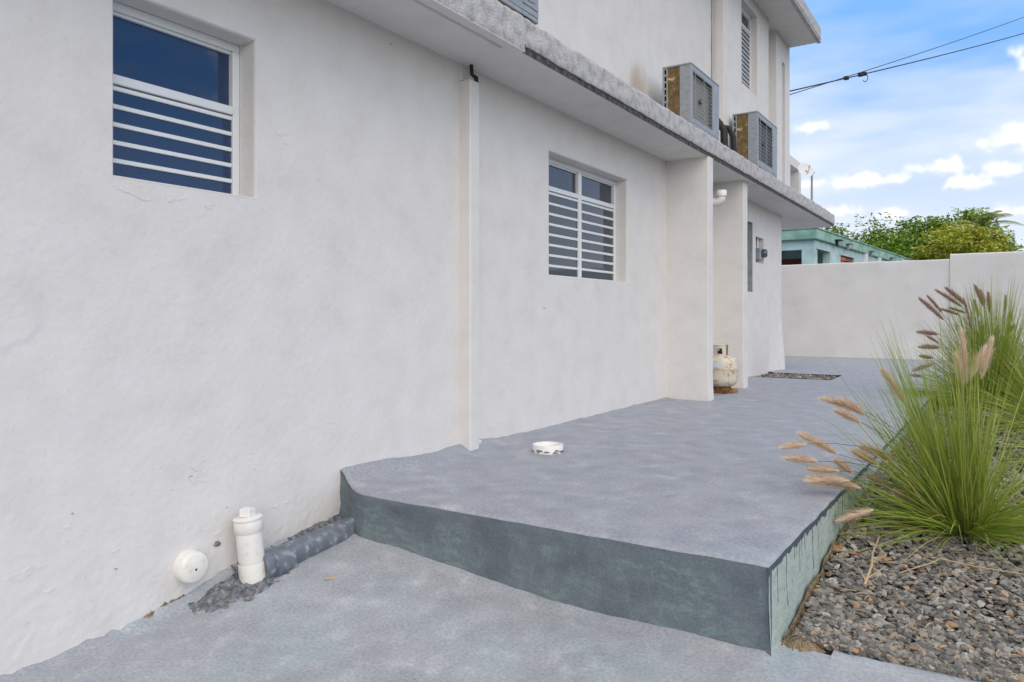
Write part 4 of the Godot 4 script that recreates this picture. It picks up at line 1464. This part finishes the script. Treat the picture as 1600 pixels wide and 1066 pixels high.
func gas_tank() -> void:
	var p := Vector3(-2.43, 0.375, -7.86)
	var w := thing("wooden_block", "flat brown wooden block under the rusty gas cylinder", "wood block", Vector3(p.x, 0.302, p.z))
	var b := nb(w)
	b.box(Vector3(p.x - 0.14, 0.302, p.z - 0.13), Vector3(p.x + 0.15, 0.338, p.z + 0.02), 0.004)
	part(b, "plank", M.wood, w)
	b = nb(w)
	b.box(Vector3(p.x - 0.16, 0.302, p.z + 0.03), Vector3(p.x + 0.10, 0.338, p.z + 0.13), 0.004)
	part(b, "plank", M.rust, w)
	var t := thing("gas_cylinder", "squat cream gas cylinder with rust spots and guard collar", "gas cylinder", p)
	t.position.y = 0.339
	p = t.position
	b = nb(t)
	var prof := [Vector2(0.0, 0.03)]
	for k in 9:
		var a := k * PI / 16.0
		prof.append(Vector2(0.09 + 0.065 * sin(a), 0.115 - 0.085 * cos(a)))
	prof.append_array([Vector2(0.156, 0.2), Vector2(0.158, 0.21), Vector2(0.158, 0.222), Vector2(0.156, 0.23)])
	for k in range(8, -1, -1):
		var a := k * PI / 16.0
		prof.append(Vector2(0.05 + 0.105 * sin(a), 0.265 + 0.095 * cos(a)))
	prof.append(Vector2(0.0, 0.362))
	prof = prof.map(func(q): return Vector2(q.x * 1.14, q.y))
	b.lathe(p, Vector3.UP, prof, 36)
	part(b, "body", M.tank, t)
	b = nb(t)
	b.lathe(p, Vector3.UP, [Vector2(0.098, 0.0), Vector2(0.105, 0.0), Vector2(0.107, 0.02), Vector2(0.104, 0.045), Vector2(0.098, 0.045)], 32)
	part(b, "foot_ring", M.rust, t)
	# guard collar: posts and a rolled rim
	b = nb(t)
	var rc := 0.076
	for k in 40:
		var a0 := 0.5 + k * 5.3 / 40.0
		var a1 := 0.5 + (k + 1) * 5.3 / 40.0
		var window_here: bool = (k % 13) > 3 and (k % 13) < 10
		for s in [[0.335, 0.372], [0.372, 0.43], [0.43, 0.462]]:
			if window_here and s[0] > 0.37 and s[0] < 0.42:
				continue
			for rr in [rc, rc - 0.006]:
				b.quad(p + Vector3(cos(a0) * rr, s[0], sin(a0) * rr), p + Vector3(cos(a1) * rr, s[0], sin(a1) * rr), p + Vector3(cos(a1) * rr, s[1], sin(a1) * rr), p + Vector3(cos(a0) * rr, s[1], sin(a0) * rr), Vector3(cos(a0), 0, sin(a0)) * (1.0 if rr == rc else -1.0))
		b.tube([p + Vector3(cos(a0) * (rc - 0.003), 0.463, sin(a0) * (rc - 0.003)), p + Vector3(cos(a1) * (rc - 0.003), 0.463, sin(a1) * (rc - 0.003))], [0.006, 0.006], 6, false)
	part(b, "guard_collar", M.tank, t)
	b = nb(t)
	b.lathe(p, Vector3.UP, [Vector2(0.022, 0.35), Vector2(0.022, 0.40), Vector2(0.012, 0.405), Vector2(0.012, 0.42), Vector2(0.03, 0.425), Vector2(0.03, 0.445), Vector2(0.0, 0.45)], 14)
	b.tube([p + Vector3(0, 0.39, 0), p + Vector3(0.0, 0.39, 0.055)], [0.018, 0.018], 10)
	part(b, "valve", M.rubber, t)
	b = nb(t)
	for k in 6:
		var a0 := 1.2 + k * 0.09
		var a1 := a0 + 0.09
		var rr := 0.181
		b.quad(p + Vector3(cos(a0) * rr, 0.235, sin(a0) * rr), p + Vector3(cos(a1) * rr, 0.235, sin(a1) * rr), p + Vector3(cos(a1) * (rr - 0.004), 0.29, sin(a1) * (rr - 0.004)), p + Vector3(cos(a0) * (rr - 0.004), 0.29, sin(a0) * (rr - 0.004)), Vector3(cos(a0), 0, sin(a0)))
	part(b, "sticker", M.paper, t)

func meter() -> void:
	var t := thing("electric_meter", "small grey meter box set in a wall niche near the house corner", "meter", Vector3(-2.77, 1.85, -10.48))
	var b := nb(t)
	b.box(Vector3(-2.79, 1.845, -10.275), Vector3(-2.765, 2.185, -10.685), 0.004)
	part(b, "back_plate", M.galv, t)
	b = nb(t)
	b.box(Vector3(-2.765, 1.88, -10.40), Vector3(-2.67, 2.04, -10.60), 0.008)
	part(b, "box", M.ac_panel, t)
	b = nb(t)
	b.lathe(Vector3(-2.67, 1.97, -10.50), Vector3(1, 0, 0), [Vector2(0.06, 0.0), Vector2(0.058, 0.05), Vector2(0.045, 0.065), Vector2(0.0, 0.07)], 24)
	part(b, "dial_cover", M.grey_glass, t)
	for z in [-10.42, -10.56]:
		b = nb(t)
		b.tube([Vector3(-2.75, 2.035, z), Vector3(-2.75, 2.19, z)], [0.014, 0.014], 8)
		part(b, "conduit", M.frame, t)

func dish() -> void:
	var p := Vector3(-2.42, 2.845, -12.55)
	var t := thing("satellite_dish", "white satellite dish on a thin pole at the far end of the eave", "satellite dish", p)
	var b := nb(t)
	b.tube([p, p + Vector3(0, 0.50, 0), p + Vector3(0.03, 0.56, -0.02)], [0.017, 0.017, 0.014], 10)
	b.box(p + Vector3(-0.05, 0, -0.05), p + Vector3(0.05, 0.008, 0.05), 0.002)
	part(b, "pole", M.galv, t)
	b = nb(t)
	var ax := Vector3(0.55, 0.35, 0.72).normalized()
	var c := p + Vector3(-0.09, 0.58, 0.04)
	b.lathe(c, ax, [Vector2(0.0, 0.0), Vector2(0.05, 0.004), Vector2(0.1, 0.017), Vector2(0.125, 0.03), Vector2(0.13, 0.028), Vector2(0.1, 0.008), Vector2(0.0, -0.008)], 28)
	part(b, "reflector", M.frame, t)
	b = nb(t)
	b.tube([c, p + Vector3(0, 0.5, 0)], [0.014, 0.014], 8)
	part(b, "bracket", M.galv, t)
	b = nb(t)
	b.tube([c - Vector3(0, 0.1, 0) + ax * 0.02, c + ax * 0.13 - Vector3(0, 0.05, 0), c + ax * 0.14], [0.005, 0.005, 0.012], 6)
	part(b, "feed_arm", M.galv, t)

func wires() -> void:
	var A := Vector3(-3.96, 4.57, -12.29)
	var B := Vector3(2.75, 11.6, -32.7)
	var specs := [["thicker overhead cable with a clamp and loop crossing the sky", A, B, 0.014], ["thinner overhead cable crossing under and over its thicker neighbour", Vector3(-3.96, 4.40, -12.29), Vector3(2.75, 12.35, -32.7), 0.009]]
	for s in specs:
		var t := thing("overhead_cable", s[0], "cable", s[1], "overhead cables")
		var b := nb(t)
		var pts := []
		var rr := []
		for k in 25:
			var q := k / 24.0
			pts.append((s[1] as Vector3).lerp(s[2], q) - Vector3(0, 0.10 * sin(q * PI), 0))
			rr.append(s[3])
		b.tube(pts, rr, 6)
		part(b, "wire", M.wire, t)
		if s[3] > 0.01:
			b = nb(t)
			for q in [0.212, 0.24, 0.248]:
				var c: Vector3 = A.lerp(B, q) - Vector3(0, 0.10 * sin(q * PI), 0)
				b.box(c - Vector3(0.05, 0.03, 0.05), c + Vector3(0.05, 0.035, 0.05), 0.01)
			var c2: Vector3 = A.lerp(B, 0.25) - Vector3(0, 0.10 * sin(0.25 * PI), 0)
			var lp := []
			var lr := []
			for k in 10:
				var a := -0.3 + k * 0.5
				lp.append(c2 + Vector3(0.05 * sin(a), -0.09 + 0.08 * cos(a), 0))
				lr.append(0.008)
			b.tube(lp, lr, 6)
			part(b, "clamp", M.wire, t)

func boundary() -> void:
	var t := thing("boundary_wall", "long plain white boundary wall with one stepped top behind the walkway", "wall", Vector3(0, 0, -15.9))
	var b := nb(t)
	for s in [[-14.0, -0.66, 2.155, 0.0], [-0.66, 12.0, 2.245, 0.02]]:
		var zf: float = -15.82 + s[3]
		var top: float = s[2]
		b.grid(breaks([s[0], maxf(s[0], -5.0), minf(s[1], 3.0), s[1]] if s[0] < -5.0 else [s[0], 3.0, s[1]], 0.12), [-0.3, 0.2, 0.3, 0.33, 0.4, 0.5, 0.65, 0.8, 1.0, 1.2, 1.4, 1.6, 1.8, 2.0, 2.1, 2.14, 2.152, 2.1555, 2.156], func(x: float, y: float) -> Vector3:
			var yy: float = y if y < 2.0 else 2.0 + (y - 2.0) / 0.156 * (top - 2.0)
			var o := 0.012 * n1.get_noise_2d(x * 22, y * 22) + 0.004 * n2.get_noise_2d(x * 80, y * 80)
			if y > 2.15: o -= 0.006
			if y > 2.153: o -= 0.02
			if y > 2.1555: o -= 0.15
			return Vector3(x, yy + (0.006 * n1.get_noise_1d(x * 60) if y > 2.05 else 0.0), zf + o), Vector3(0, 0, 1))
		b.quad(Vector3(s[0], -0.3, zf - 0.18), Vector3(s[1], -0.3, zf - 0.18), Vector3(s[1], top, zf - 0.18), Vector3(s[0], top, zf - 0.18), Vector3(0, 0, -1))
		if s[3] > 0.0:
			b.quad(Vector3(s[0], -0.3, zf), Vector3(s[0], -0.3, zf - 0.18), Vector3(s[0], top - 0.004, zf - 0.18), Vector3(s[0], top - 0.004, zf), Vector3(-1, 0, 0))
	part(b, "wall_face", M.boundary, t)

func neighbour() -> void:
	var t := thing("turquoise_house", "low turquoise flat roofed house behind the boundary wall", "house", Vector3(-3.98, 0, -21.23))
	t.rotation.y = -atan2(0.075, 0.997)
	# local axes: -z runs along the long side, -x along the front
	var b := MB.new()
	b.box(Vector3(-9, 3.18, 0), Vector3(0, 3.46, -17), 0.02)
	b.box(Vector3(-9, 3.459, 0.02), Vector3(0.02, 3.50, -17.02), 0.01)
	part(b, "roof", M.teal, t)
	b = MB.new()
	var wx := -0.09
	var wz := -0.14
	# front wall with porch opening, from the corner
	b.box(Vector3(-9, 2.92, wz), Vector3(wx, 3.18, wz - 0.2))
	b.box(Vector3(-0.42, -0.3, wz), Vector3(wx, 2.92, wz - 0.3))
	b.box(Vector3(-9, -0.3, wz), Vector3(-0.42, 0.9, wz - 0.18))
	b.box(Vector3(-9, 0.9, wz), Vector3(-3.4, 2.92, wz - 0.2))
	# long side
	b.box(Vector3(wx - 0.2, 2.95, wz - 0.2), Vector3(wx, 3.18, -16.8))
	b.box(Vector3(wx - 0.2, -0.3, -1.75), Vector3(wx, 2.95, -2.95))
	b.box(Vector3(wx - 0.2, -0.3, wz - 0.3), Vector3(wx - 0.005, 0.9, -1.75))
	b.box(Vector3(wx - 0.2, -0.3, -2.95), Vector3(wx, 1.8, -4.7))
	b.box(Vector3(wx - 0.2, -0.3, -4.7), Vector3(wx, 2.95, -16.8))
	b.box(Vector3(-9, -0.3, -2.6), Vector3(wx - 0.2, 3.18, -2.8))
	b.box(Vector3(-9, -0.3, -16.6), Vector3(wx - 0.2, 3.18, -16.8))
	b.box(Vector3(-9, -0.3, wz - 0.2), Vector3(-8.8, 3.18, -16.6))
	part(b, "wall", M.aqua, t)
	b = MB.new()
	for k in 14:
		b.box(Vector3(-3.2, 0.9 + k * 0.14, -2.54), Vector3(-0.75, 1.03 + k * 0.14, -2.58), 0.01)
	part(b, "porch_louvers", M.red_wood, t)
	for k in 2:
		b = MB.new()
		var z0 := -2.97 - k * 0.87
		for q in 8:
			b.box(Vector3(wx - 0.12, 1.82 + q * 0.14, z0), Vector3(wx - 0.05, 1.94 + q * 0.14, z0 - 0.82), 0.01, Basis.IDENTITY)
		part(b, "shutter", M.orange_wood if k == 0 else M.red_wood, t)
	for z in [-5.9, -8.0, -10.6]:
		b = MB.new()
		b.box(Vector3(wx + 0.001, -0.3, z), Vector3(wx + 0.11, 3.179, z - 0.28), 0.01)
		part(b, "downpipe", M.frame, t)
	for z in [-1.9, -3.2, -6.4, -9.8, -12.4]:
		b = MB.new()
		b.box(Vector3(0.0, 3.28, z), Vector3(0.16, 3.32, z - 0.3), 0.005)
		b.box(Vector3(0.0, 3.12, z - 0.1), Vector3(0.06, 3.28, z - 0.2), 0.005)
		part(b, "roof_bracket", M.wire if z > -3.0 else M.galv, t)

# ---------------------------------------------------------------- vegetation
func tree(called: String, label: String, base: Vector3, top: float, rad: float, leaf_color: Color, sd: int, clumps := 60, per := 110, leaf := 0.13) -> void:
	var t := thing(called, label, "tree", base, "trees beyond the turquoise house")
	var r := RandomNumberGenerator.new()
	r.seed = sd
	var b := nb(t)
	var fork := base + Vector3(0, (top - base.y) * 0.42, 0)
	b.tube([base, base.lerp(fork, 0.5) + Vector3(0.08, 0, 0.05), fork], [0.2, 0.16, 0.13], 9)
	var cc := []
	var mid := base.y + (top - base.y) * 0.62
	var hh := (top - base.y) * 0.40
	for k in clumps:
		var d := Vector3(r.randfn(), r.randfn() * 0.9, r.randfn()).normalized() * pow(r.randf(), 0.4)
		cc.append(Vector3(base.x + d.x * rad, mid + d.y * hh, base.z + d.z * rad))
	for k in 9:
		var e: Vector3 = cc[k]
		b.tube([fork, fork.lerp(e, 0.5) + Vector3(0, 0.25, 0), e], [0.08, 0.05, 0.015], 6, false)
	part(b, "trunk", M.bark, t)
	b = nb(t)
	for e in cc:
		var cr := rad * r.randf_range(0.16, 0.3)
		for k in per:
			var d := Vector3(clampf(r.randfn(), -1.7, 1.7), clampf(r.randfn(), -1.6, 1.6) * 0.75, clampf(r.randfn(), -1.7, 1.7)) * cr * 0.62
			var p: Vector3 = e + d
			var ax := Vector3(r.randfn(), r.randfn() * 0.5, r.randfn()).normalized()
			var up := (Vector3(r.randfn() * 0.6, 1.0, r.randfn() * 0.6)).normalized()
			var sd2 := ax.cross(up).normalized()
			var l := leaf * r.randf_range(0.7, 1.4)
			b.col = leaf_color * r.randf_range(0.85, 1.15)
			var nn := sd2.cross(ax).normalized()
			b.quad(p - ax * l, p + sd2 * l * 0.45 + nn * l * 0.1, p + ax * l, p - sd2 * l * 0.45 + nn * l * 0.1, nn)
	part(b, "crown", M.leaf, t)

func palm(label: String, base: Vector3, h: float, fl: float, sd: int, fronds := 22) -> void:
	var t := thing("palm_tree", label, "palm tree", base, "palms on the skyline")
	var r := RandomNumberGenerator.new()
	r.seed = sd
	var b := nb(t)
	var top := base + Vector3(0.3, h, 0.1)
	b.tube([base, base.lerp(top, 0.5) + Vector3(-0.15, 0, 0), top], [0.17, 0.13, 0.11], 10)
	part(b, "trunk", M.bark, t)
	for k in fronds:
		var a := TAU * k / fronds + r.randf_range(-0.2, 0.2)
		var el := r.randf_range(-0.25, 1.15)
		var d := Vector3(cos(a) * cos(el), sin(el), sin(a) * cos(el))
		b = nb(t)
		var pts := []
		var rr := []
		for q in 9:
			var s := q / 8.0
			pts.append(top + d * fl * s + Vector3(0, -fl * 0.55 * s * s, 0))
			rr.append(lerpf(0.02, 0.004, s))
		b.col = Color(0.1, 0.14, 0.04)
		b.tube(pts, rr, 5, false)
		for q in 40:
			var s := 0.2 + 0.79 * q / 39.0
			var p := top + d * fl * s + Vector3(0, -fl * 0.55 * s * s, 0)
			var tg := (d + Vector3(0, -1.1 * s, 0)).normalized()
			var sx := tg.cross(Vector3.UP).normalized()
			var ll := fl * 0.26 * sin(PI * clampf(s * 0.85 + 0.12, 0.0, 1.0))
			b.col = Color(0.26, 0.3, 0.07) * r.randf_range(0.85, 1.15)
			for sg in [-1.0, 1.0]:
				var e: Vector3 = p + (sx * sg * 0.8 + tg * 0.7 + Vector3(0, -0.45, 0)).normalized() * ll
				b.tri(p - tg * 0.011, p + tg * 0.011, e, Vector3.UP)
		part(b, "frond", M.leaf, t)

func grass(label: String, base: Vector3, count: int, ln: float, sd: int, heads: Array, lean: float, dry_sunny_share: float, plume_a: Color, plume_b: Color) -> void:
	var t := thing("fountain_grass", label, "grass", base, "fountain grass clumps in the gravel bed")
	var r := RandomNumberGenerator.new()
	r.seed = sd
	var b := nb(t)
	for k in count:
		var dead := r.randf() < 0.055
		var az := r.randf() * TAU
		var upish := r.randf()
		upish = 0.55 + 0.45 * pow(upish, 0.6) if r.randf() < 0.5 else upish * 0.6
		var el := lerpf(0.2, 1.5, upish)
		var L := ln * (1.12 - 0.62 * pow(r.randf(), 1.4)) * (0.5 if dead else 1.0) * (0.8 if upish < 0.6 else (1.0 if upish < 0.86 else 1.2))
		var d := Vector3(cos(az) * cos(el) - lean * 0.12, sin(el), sin(az) * cos(el)).normalized()
		var o := base + Vector3(cos(az), 0, sin(az)) * r.randf() * 0.09
		o.y = gravel_y(o.x, o.z) - 0.01
		var droop := r.randf_range(0.05, 0.42) * (1.35 - upish * 0.85)
		var sway := Vector3(r.randfn(), 0, r.randfn()) * 0.05
		var side := d.cross(Vector3(r.randfn(), r.randfn() * 0.3, r.randfn())).normalized()
		var w := r.randf_range(0.0017, 0.0031) * (1.0 if base.z > -5.0 else 1.4)
		var base_c := Color(0.27, 0.355, 0.05) * r.randf_range(0.88, 1.12)
		if r.randf() < dry_sunny_share:  # yellow blades: dry grass, plus a sunlit tone put into the colour
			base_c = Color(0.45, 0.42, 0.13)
		if dead:
			base_c = Color(0.4, 0.27, 0.13)
		var pl := o
		var wl := w
		var seg := 6
		for q in range(1, seg + 1):
			var s := float(q) / seg
			var p := o + d * L * s + sway * s * s + Vector3(0, -L * droop * s * s, 0)
			p.y = maxf(p.y, gravel_y(p.x, p.z) + 0.012)
			if p.x < edge_x(p.z):
				p.y = maxf(p.y, 0.306)
			var w2 := w * (1.0 - 0.85 * s * s)
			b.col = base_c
			var nn := side.cross(p - pl).normalized()
			if nn.y < 0.0:
				nn = -nn
			b.quad(pl - side * wl, pl + side * wl, p + side * w2, p - side * w2, nn)
			pl = p
			wl = w2
	var mi := part(b, "blades", M.blade, t)
	mi.set_meta("kind", "stuff")
	for h in heads:
		var p0 := Vector3(h[0], h[1], h[2])
		var p1 := Vector3(h[3], h[4], h[5])
		b = nb(t)
		var o := base + Vector3(r.randfn() * 0.04, 0.0, r.randfn() * 0.04)
		var dirh := (p1 - p0).normalized()
		var ctrl := p0 - dirh * (p0 - o).length() * 0.45
		ctrl.y = maxf(ctrl.y, 0.33)
		ctrl = ctrl.lerp(o + Vector3(0, (p0 - o).length() * 0.55, 0), 0.4)
		var pts := []
		var rr := []
		for q in 9:
			var s := q / 8.0
			pts.append(o.lerp(ctrl, s).lerp(ctrl.lerp(p0, s), s))
			rr.append(lerpf(0.0018, 0.0012, s))
		b.col = Color(0.12, 0.15, 0.04)
		b.tube(pts, rr, 5, false)
		# the plume: a spindle of fine bristles
		var L := (p1 - p0).length()
		var rad := clampf(L * 0.2, 0.022, 0.032) * r.randf_range(0.85, 1.15)
		var slim := r.randf() < 0.3 and base.z < -6.0
		if slim:
			rad *= 0.6
		var sx := dirh.cross(Vector3.UP).normalized()
		var sy := dirh.cross(sx).normalized()
		var sag := Vector3(0, -L * 0.07, 0)
		for k in 1000:
			var s := r.randf()
			var prof := rad * (0.35 + 0.65 * sin(PI * clampf(s * 0.9 + 0.08, 0.0, 1.0)))
			var a := r.randf() * TAU
			var q := sx * cos(a) + sy * sin(a)
			var c := p0 + dirh * L * s + sag * s * s
			var bl := 0.5 + pow(r.randf(), 1.6) * 1.1
			var st := c + q * prof * 0.08
			var en := c + q * prof * bl + dirh * rad * r.randf_range(0.9, 1.7)
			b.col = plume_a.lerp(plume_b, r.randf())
			var wd := dirh.cross(q) * (0.0016 if base.z > -6.0 else 0.0024)
			b.tri(st - wd, st + wd, en, q)
		part(b, "plume", M.plume, t)

func garden() -> void:
	var A := [[-0.52, 0.65, -3.95, -0.68, 0.72, -3.84], [-0.51, 0.64, -3.9, -0.6, 0.71, -3.84], [-0.52, 0.61, -3.83, -0.61, 0.67, -3.77], [-0.35, 0.64, -4.24, -0.46, 0.84, -4.17], [-0.6, 0.47, -3.72, -0.74, 0.57, -3.63], [-0.72, 0.52, -3.64, -0.81, 0.51, -3.59], [-0.67, 0.45, -3.61, -0.78, 0.47, -3.54], [-0.59, 0.4, -3.69, -0.7, 0.42, -3.61], [-0.55, 0.37, -3.81, -0.61, 0.43, -3.77], [-0.54, 0.37, -3.64, -0.68, 0.38, -3.55], [-0.56, 0.34, -3.68, -0.69, 0.38, -3.6], [-0.5, 0.33, -3.7, -0.59, 0.36, -3.64], [-0.41, 0.42, -4.02, -0.52, 0.48, -3.95], [-0.46, 0.4, -3.93, -0.55, 0.47, -3.87], [-0.41, 0.28, -4.02, -0.5, 0.34, -3.96], [-0.32, 0.23, -3.96, -0.38, 0.29, -3.92], [-0.44, 0.26, -3.62, -0.555, 0.225, -3.55], [-0.12, 0.77, -4.21, -0.15, 0.92, -4.19], [-0.11, 0.77, -4.33, -0.13, 1.03, -4.32], [-0.09, 0.81, -4.17, -0.04, 0.95, -4.2], [-0.05, 0.8, -4.31, -0.01, 0.99, -4.34]]
	var B := [[-0.41, 1.07, -8.54, -0.6, 1.29, -8.42], [-0.43, 1.14, -8.64, -0.55, 1.32, -8.57], [-0.26, 1.2, -8.75, -0.47, 1.38, -8.62], [-0.22, 1.21, -8.9, -0.39, 1.4, -8.79], [-0.17, 0.95, -8.58, -0.24, 1.3, -8.53], [-0.07, 1.19, -9.0, -0.15, 1.42, -8.94], [-0.07, 1.22, -9.12, -0.11, 1.37, -9.09], [-0.28, 1.12, -8.62, -0.43, 1.19, -8.53], [-0.23, 1.14, -8.78, -0.36, 1.2, -8.69], [-0.12, 1.1, -8.96, -0.16, 1.27, -8.94], [-0.45, 0.93, -8.51, -0.61, 0.96, -8.41], [-0.44, 0.84, -8.4, -0.54, 0.92, -8.34], [-0.43, 0.8, -8.41, -0.59, 0.82, -8.3], [-0.48, 0.7, -8.26, -0.58, 0.73, -8.19], [-0.47, 0.66, -8.14, -0.62, 0.61, -8.04], [-0.56, 0.54, -8.08, -0.65, 0.55, -8.02], [0.1, 1.14, -9.22, 0.11, 1.32, -9.23], [0.16, 1.05, -9.26, 0.15, 1.15, -9.26], [0.14, 0.94, -9.01, 0.17, 1.01, -9.03], [-0.03, 1.14, -9.02, -0.04, 1.34, -9.02]]
	var buff := Color(0.78, 0.64, 0.5)
	var pale_buff := Color(0.95, 0.84, 0.7)
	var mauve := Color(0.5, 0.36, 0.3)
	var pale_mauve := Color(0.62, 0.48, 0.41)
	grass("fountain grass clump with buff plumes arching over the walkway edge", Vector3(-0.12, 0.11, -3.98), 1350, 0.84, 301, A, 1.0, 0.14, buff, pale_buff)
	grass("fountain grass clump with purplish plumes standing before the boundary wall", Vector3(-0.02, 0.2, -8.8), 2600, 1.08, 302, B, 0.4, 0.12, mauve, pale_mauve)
	grass("yellowing fountain grass clump, sunlit tone painted in, without plumes beside the arching one", Vector3(0.62, 0.18, -5.7), 1100, 0.75, 303, [], 0.0, 0.45, buff, buff)
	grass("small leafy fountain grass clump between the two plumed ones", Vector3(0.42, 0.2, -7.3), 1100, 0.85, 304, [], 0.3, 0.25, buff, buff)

	# fallen leaf, twig and straw on the gravel
	var p := Vector3(-0.53, 0.105, -3.44)
	var b := MB.new()
	var ring := []
	for k in 20:
		var a := TAU * k / 20.0
		var rad := 0.045 * (1.0 if k % 2 == 0 else 0.62) * (1.25 if absf(cos(a)) > 0.8 else 0.85)
		ring.append(p + Vector3(cos(a) * rad * 1.2, 0.012 * sin(a * 2.0) + 0.01 * cos(a * 3.0), sin(a) * rad * 0.8))
	for k in 20:
		b.tri(p, ring[k], ring[(k + 1) % 20], Vector3.UP)
		b.tri(p - Vector3(0, 0.0015, 0), ring[k] - Vector3(0, 0.001, 0), ring[(k + 1) % 20] - Vector3(0, 0.001, 0), Vector3.DOWN)
	lone(b, "fallen_leaf", M.dry, "rust brown fallen leaf on the gravel beside the step", "leaf", p)
	var gy := func(x: float, z: float, up: float) -> Vector3: return Vector3(x, gravel_y(x, z) + up, z)
	b = MB.new()
	b.tube([gy.call(-0.42, -3.62, 0.03), gy.call(-0.425, -3.45, 0.025), gy.call(-0.41, -3.3, 0.02), gy.call(-0.415, -3.14, 0.014)], [0.003, 0.004, 0.005, 0.006], 6)
	b.tube([gy.call(-0.415, -3.17, 0.014), gy.call(-0.45, -3.24, 0.03)], [0.004, 0.002], 6)
	b.tube([gy.call(-0.412, -3.2, 0.014), gy.call(-0.36, -3.32, 0.022)], [0.003, 0.0015], 6)
	lone(b, "twig", M.straw, "forked pale twig lying on the gravel", "twig", Vector3(-0.42, 0.1, -3.4))
	b = MB.new()
	b.tube([gy.call(-0.31, -3.3, 0.015), gy.call(-0.2, -3.42, 0.022), gy.call(-0.18, -3.46, 0.03), gy.call(-0.05, -3.44, 0.03), gy.call(0.16, -3.46, 0.02)], [0.002, 0.0025, 0.003, 0.0025, 0.002], 6)
	lone(b, "straw_stalk", M.straw, "long bent yellow straw lying across the gravel", "straw", Vector3(-0.1, 0.1, -3.4))
	var r := RandomNumberGenerator.new()
	r.seed = 88
	for k in 14:
		var x := r.randf_range(-0.5, 0.15)
		var z := r.randf_range(-3.6, -2.8)
		var a := r.randf() * TAU
		var l := r.randf_range(0.02, 0.06)
		b = MB.new()
		b.tube([gy.call(x, z, 0.016), gy.call(x + cos(a) * l * 0.5, z + sin(a) * l * 0.5, 0.02), gy.call(x + cos(a) * l, z + sin(a) * l, 0.015)], [0.0016, 0.002, 0.0012], 5)
		lone(b, "straw_bit", M.straw, "short scrap of dry straw on the gravel", "straw", Vector3(x, 0.08, z), "straw scraps on the gravel")
	b = MB.new()
	b.box(Vector3(-2.30, low_y(-2.29, -2.17) + 0.001, -2.155), Vector3(-2.288, low_y(-2.29, -2.17) + 0.009, -2.21), 0.003, Basis(Vector3.UP, -0.5), Vector3(-2.294, 0, -2.18))
	lone(b, "wood_chip", M.straw, "small tan wood chip on the grey pavement near the pipe", "wood chip", Vector3(-2.29, 0.05, -2.18))

func skyline() -> void:
	var green := Color(0.18, 0.28, 0.03)
	tree("broadleaf_tree", "yellow tinged leafy tree rising behind the turquoise roof", Vector3(-8.1, 0, -41), 5.3, 2.3, Color(0.36, 0.33, 0.07), 401, 80, 200, 0.09)
	tree("broadleaf_tree", "dark green tree with open airy top behind the turquoise roof", Vector3(-5.6, 0, -41.5), 5.75, 2.6, green, 402, 90, 200, 0.1)
	tree("broadleaf_tree", "dense dark green round tree beside the airy one", Vector3(-3.0, 0, -42), 5.7, 2.6, green, 403, 110, 220, 0.1)
	tree("broadleaf_tree", "tallest mid green tree next to the palm fronds", Vector3(-1.55, 0, -43), 6.05, 2.5, Color(0.23, 0.33, 0.035), 404, 110, 220, 0.1)
	tree("broadleaf_tree", "bright yellow green low tree just above the boundary wall", Vector3(-1.25, 0, -37), 4.75, 1.9, Color(0.42, 0.42, 0.05), 405, 90, 220, 0.08)
	tree("broadleaf_tree", "low dark tree filling the gap behind the yellow green one", Vector3(-3.9, 0, -37.5), 4.6, 2.0, green, 406, 80, 180, 0.1)
	palm("coconut palm with drooping fronds rising beside the tallest tree", Vector3(-0.75, 0, -41), 5.25, 2.0, 411)
	palm("small distant palm showing just over the boundary wall", Vector3(0.6, 0, -52), 4.75, 1.5, 412, 19)

func _ready() -> void:
	n1.seed = 5
	n1.frequency = 0.05
	n1.fractal_octaves = 3
	n2.seed = 6
	n2.frequency = 0.05
	n2.fractal_octaves = 4
	light_and_camera()
	materials()
	ground()
	house()
	boundary()
	neighbour()
	gravel()
	skyline()
	condensers()
	drainpipe()
	sewer_pipes()
	floor_ring()
	elbow()
	gas_tank()
	meter()
	dish()
	wires()
	garden()
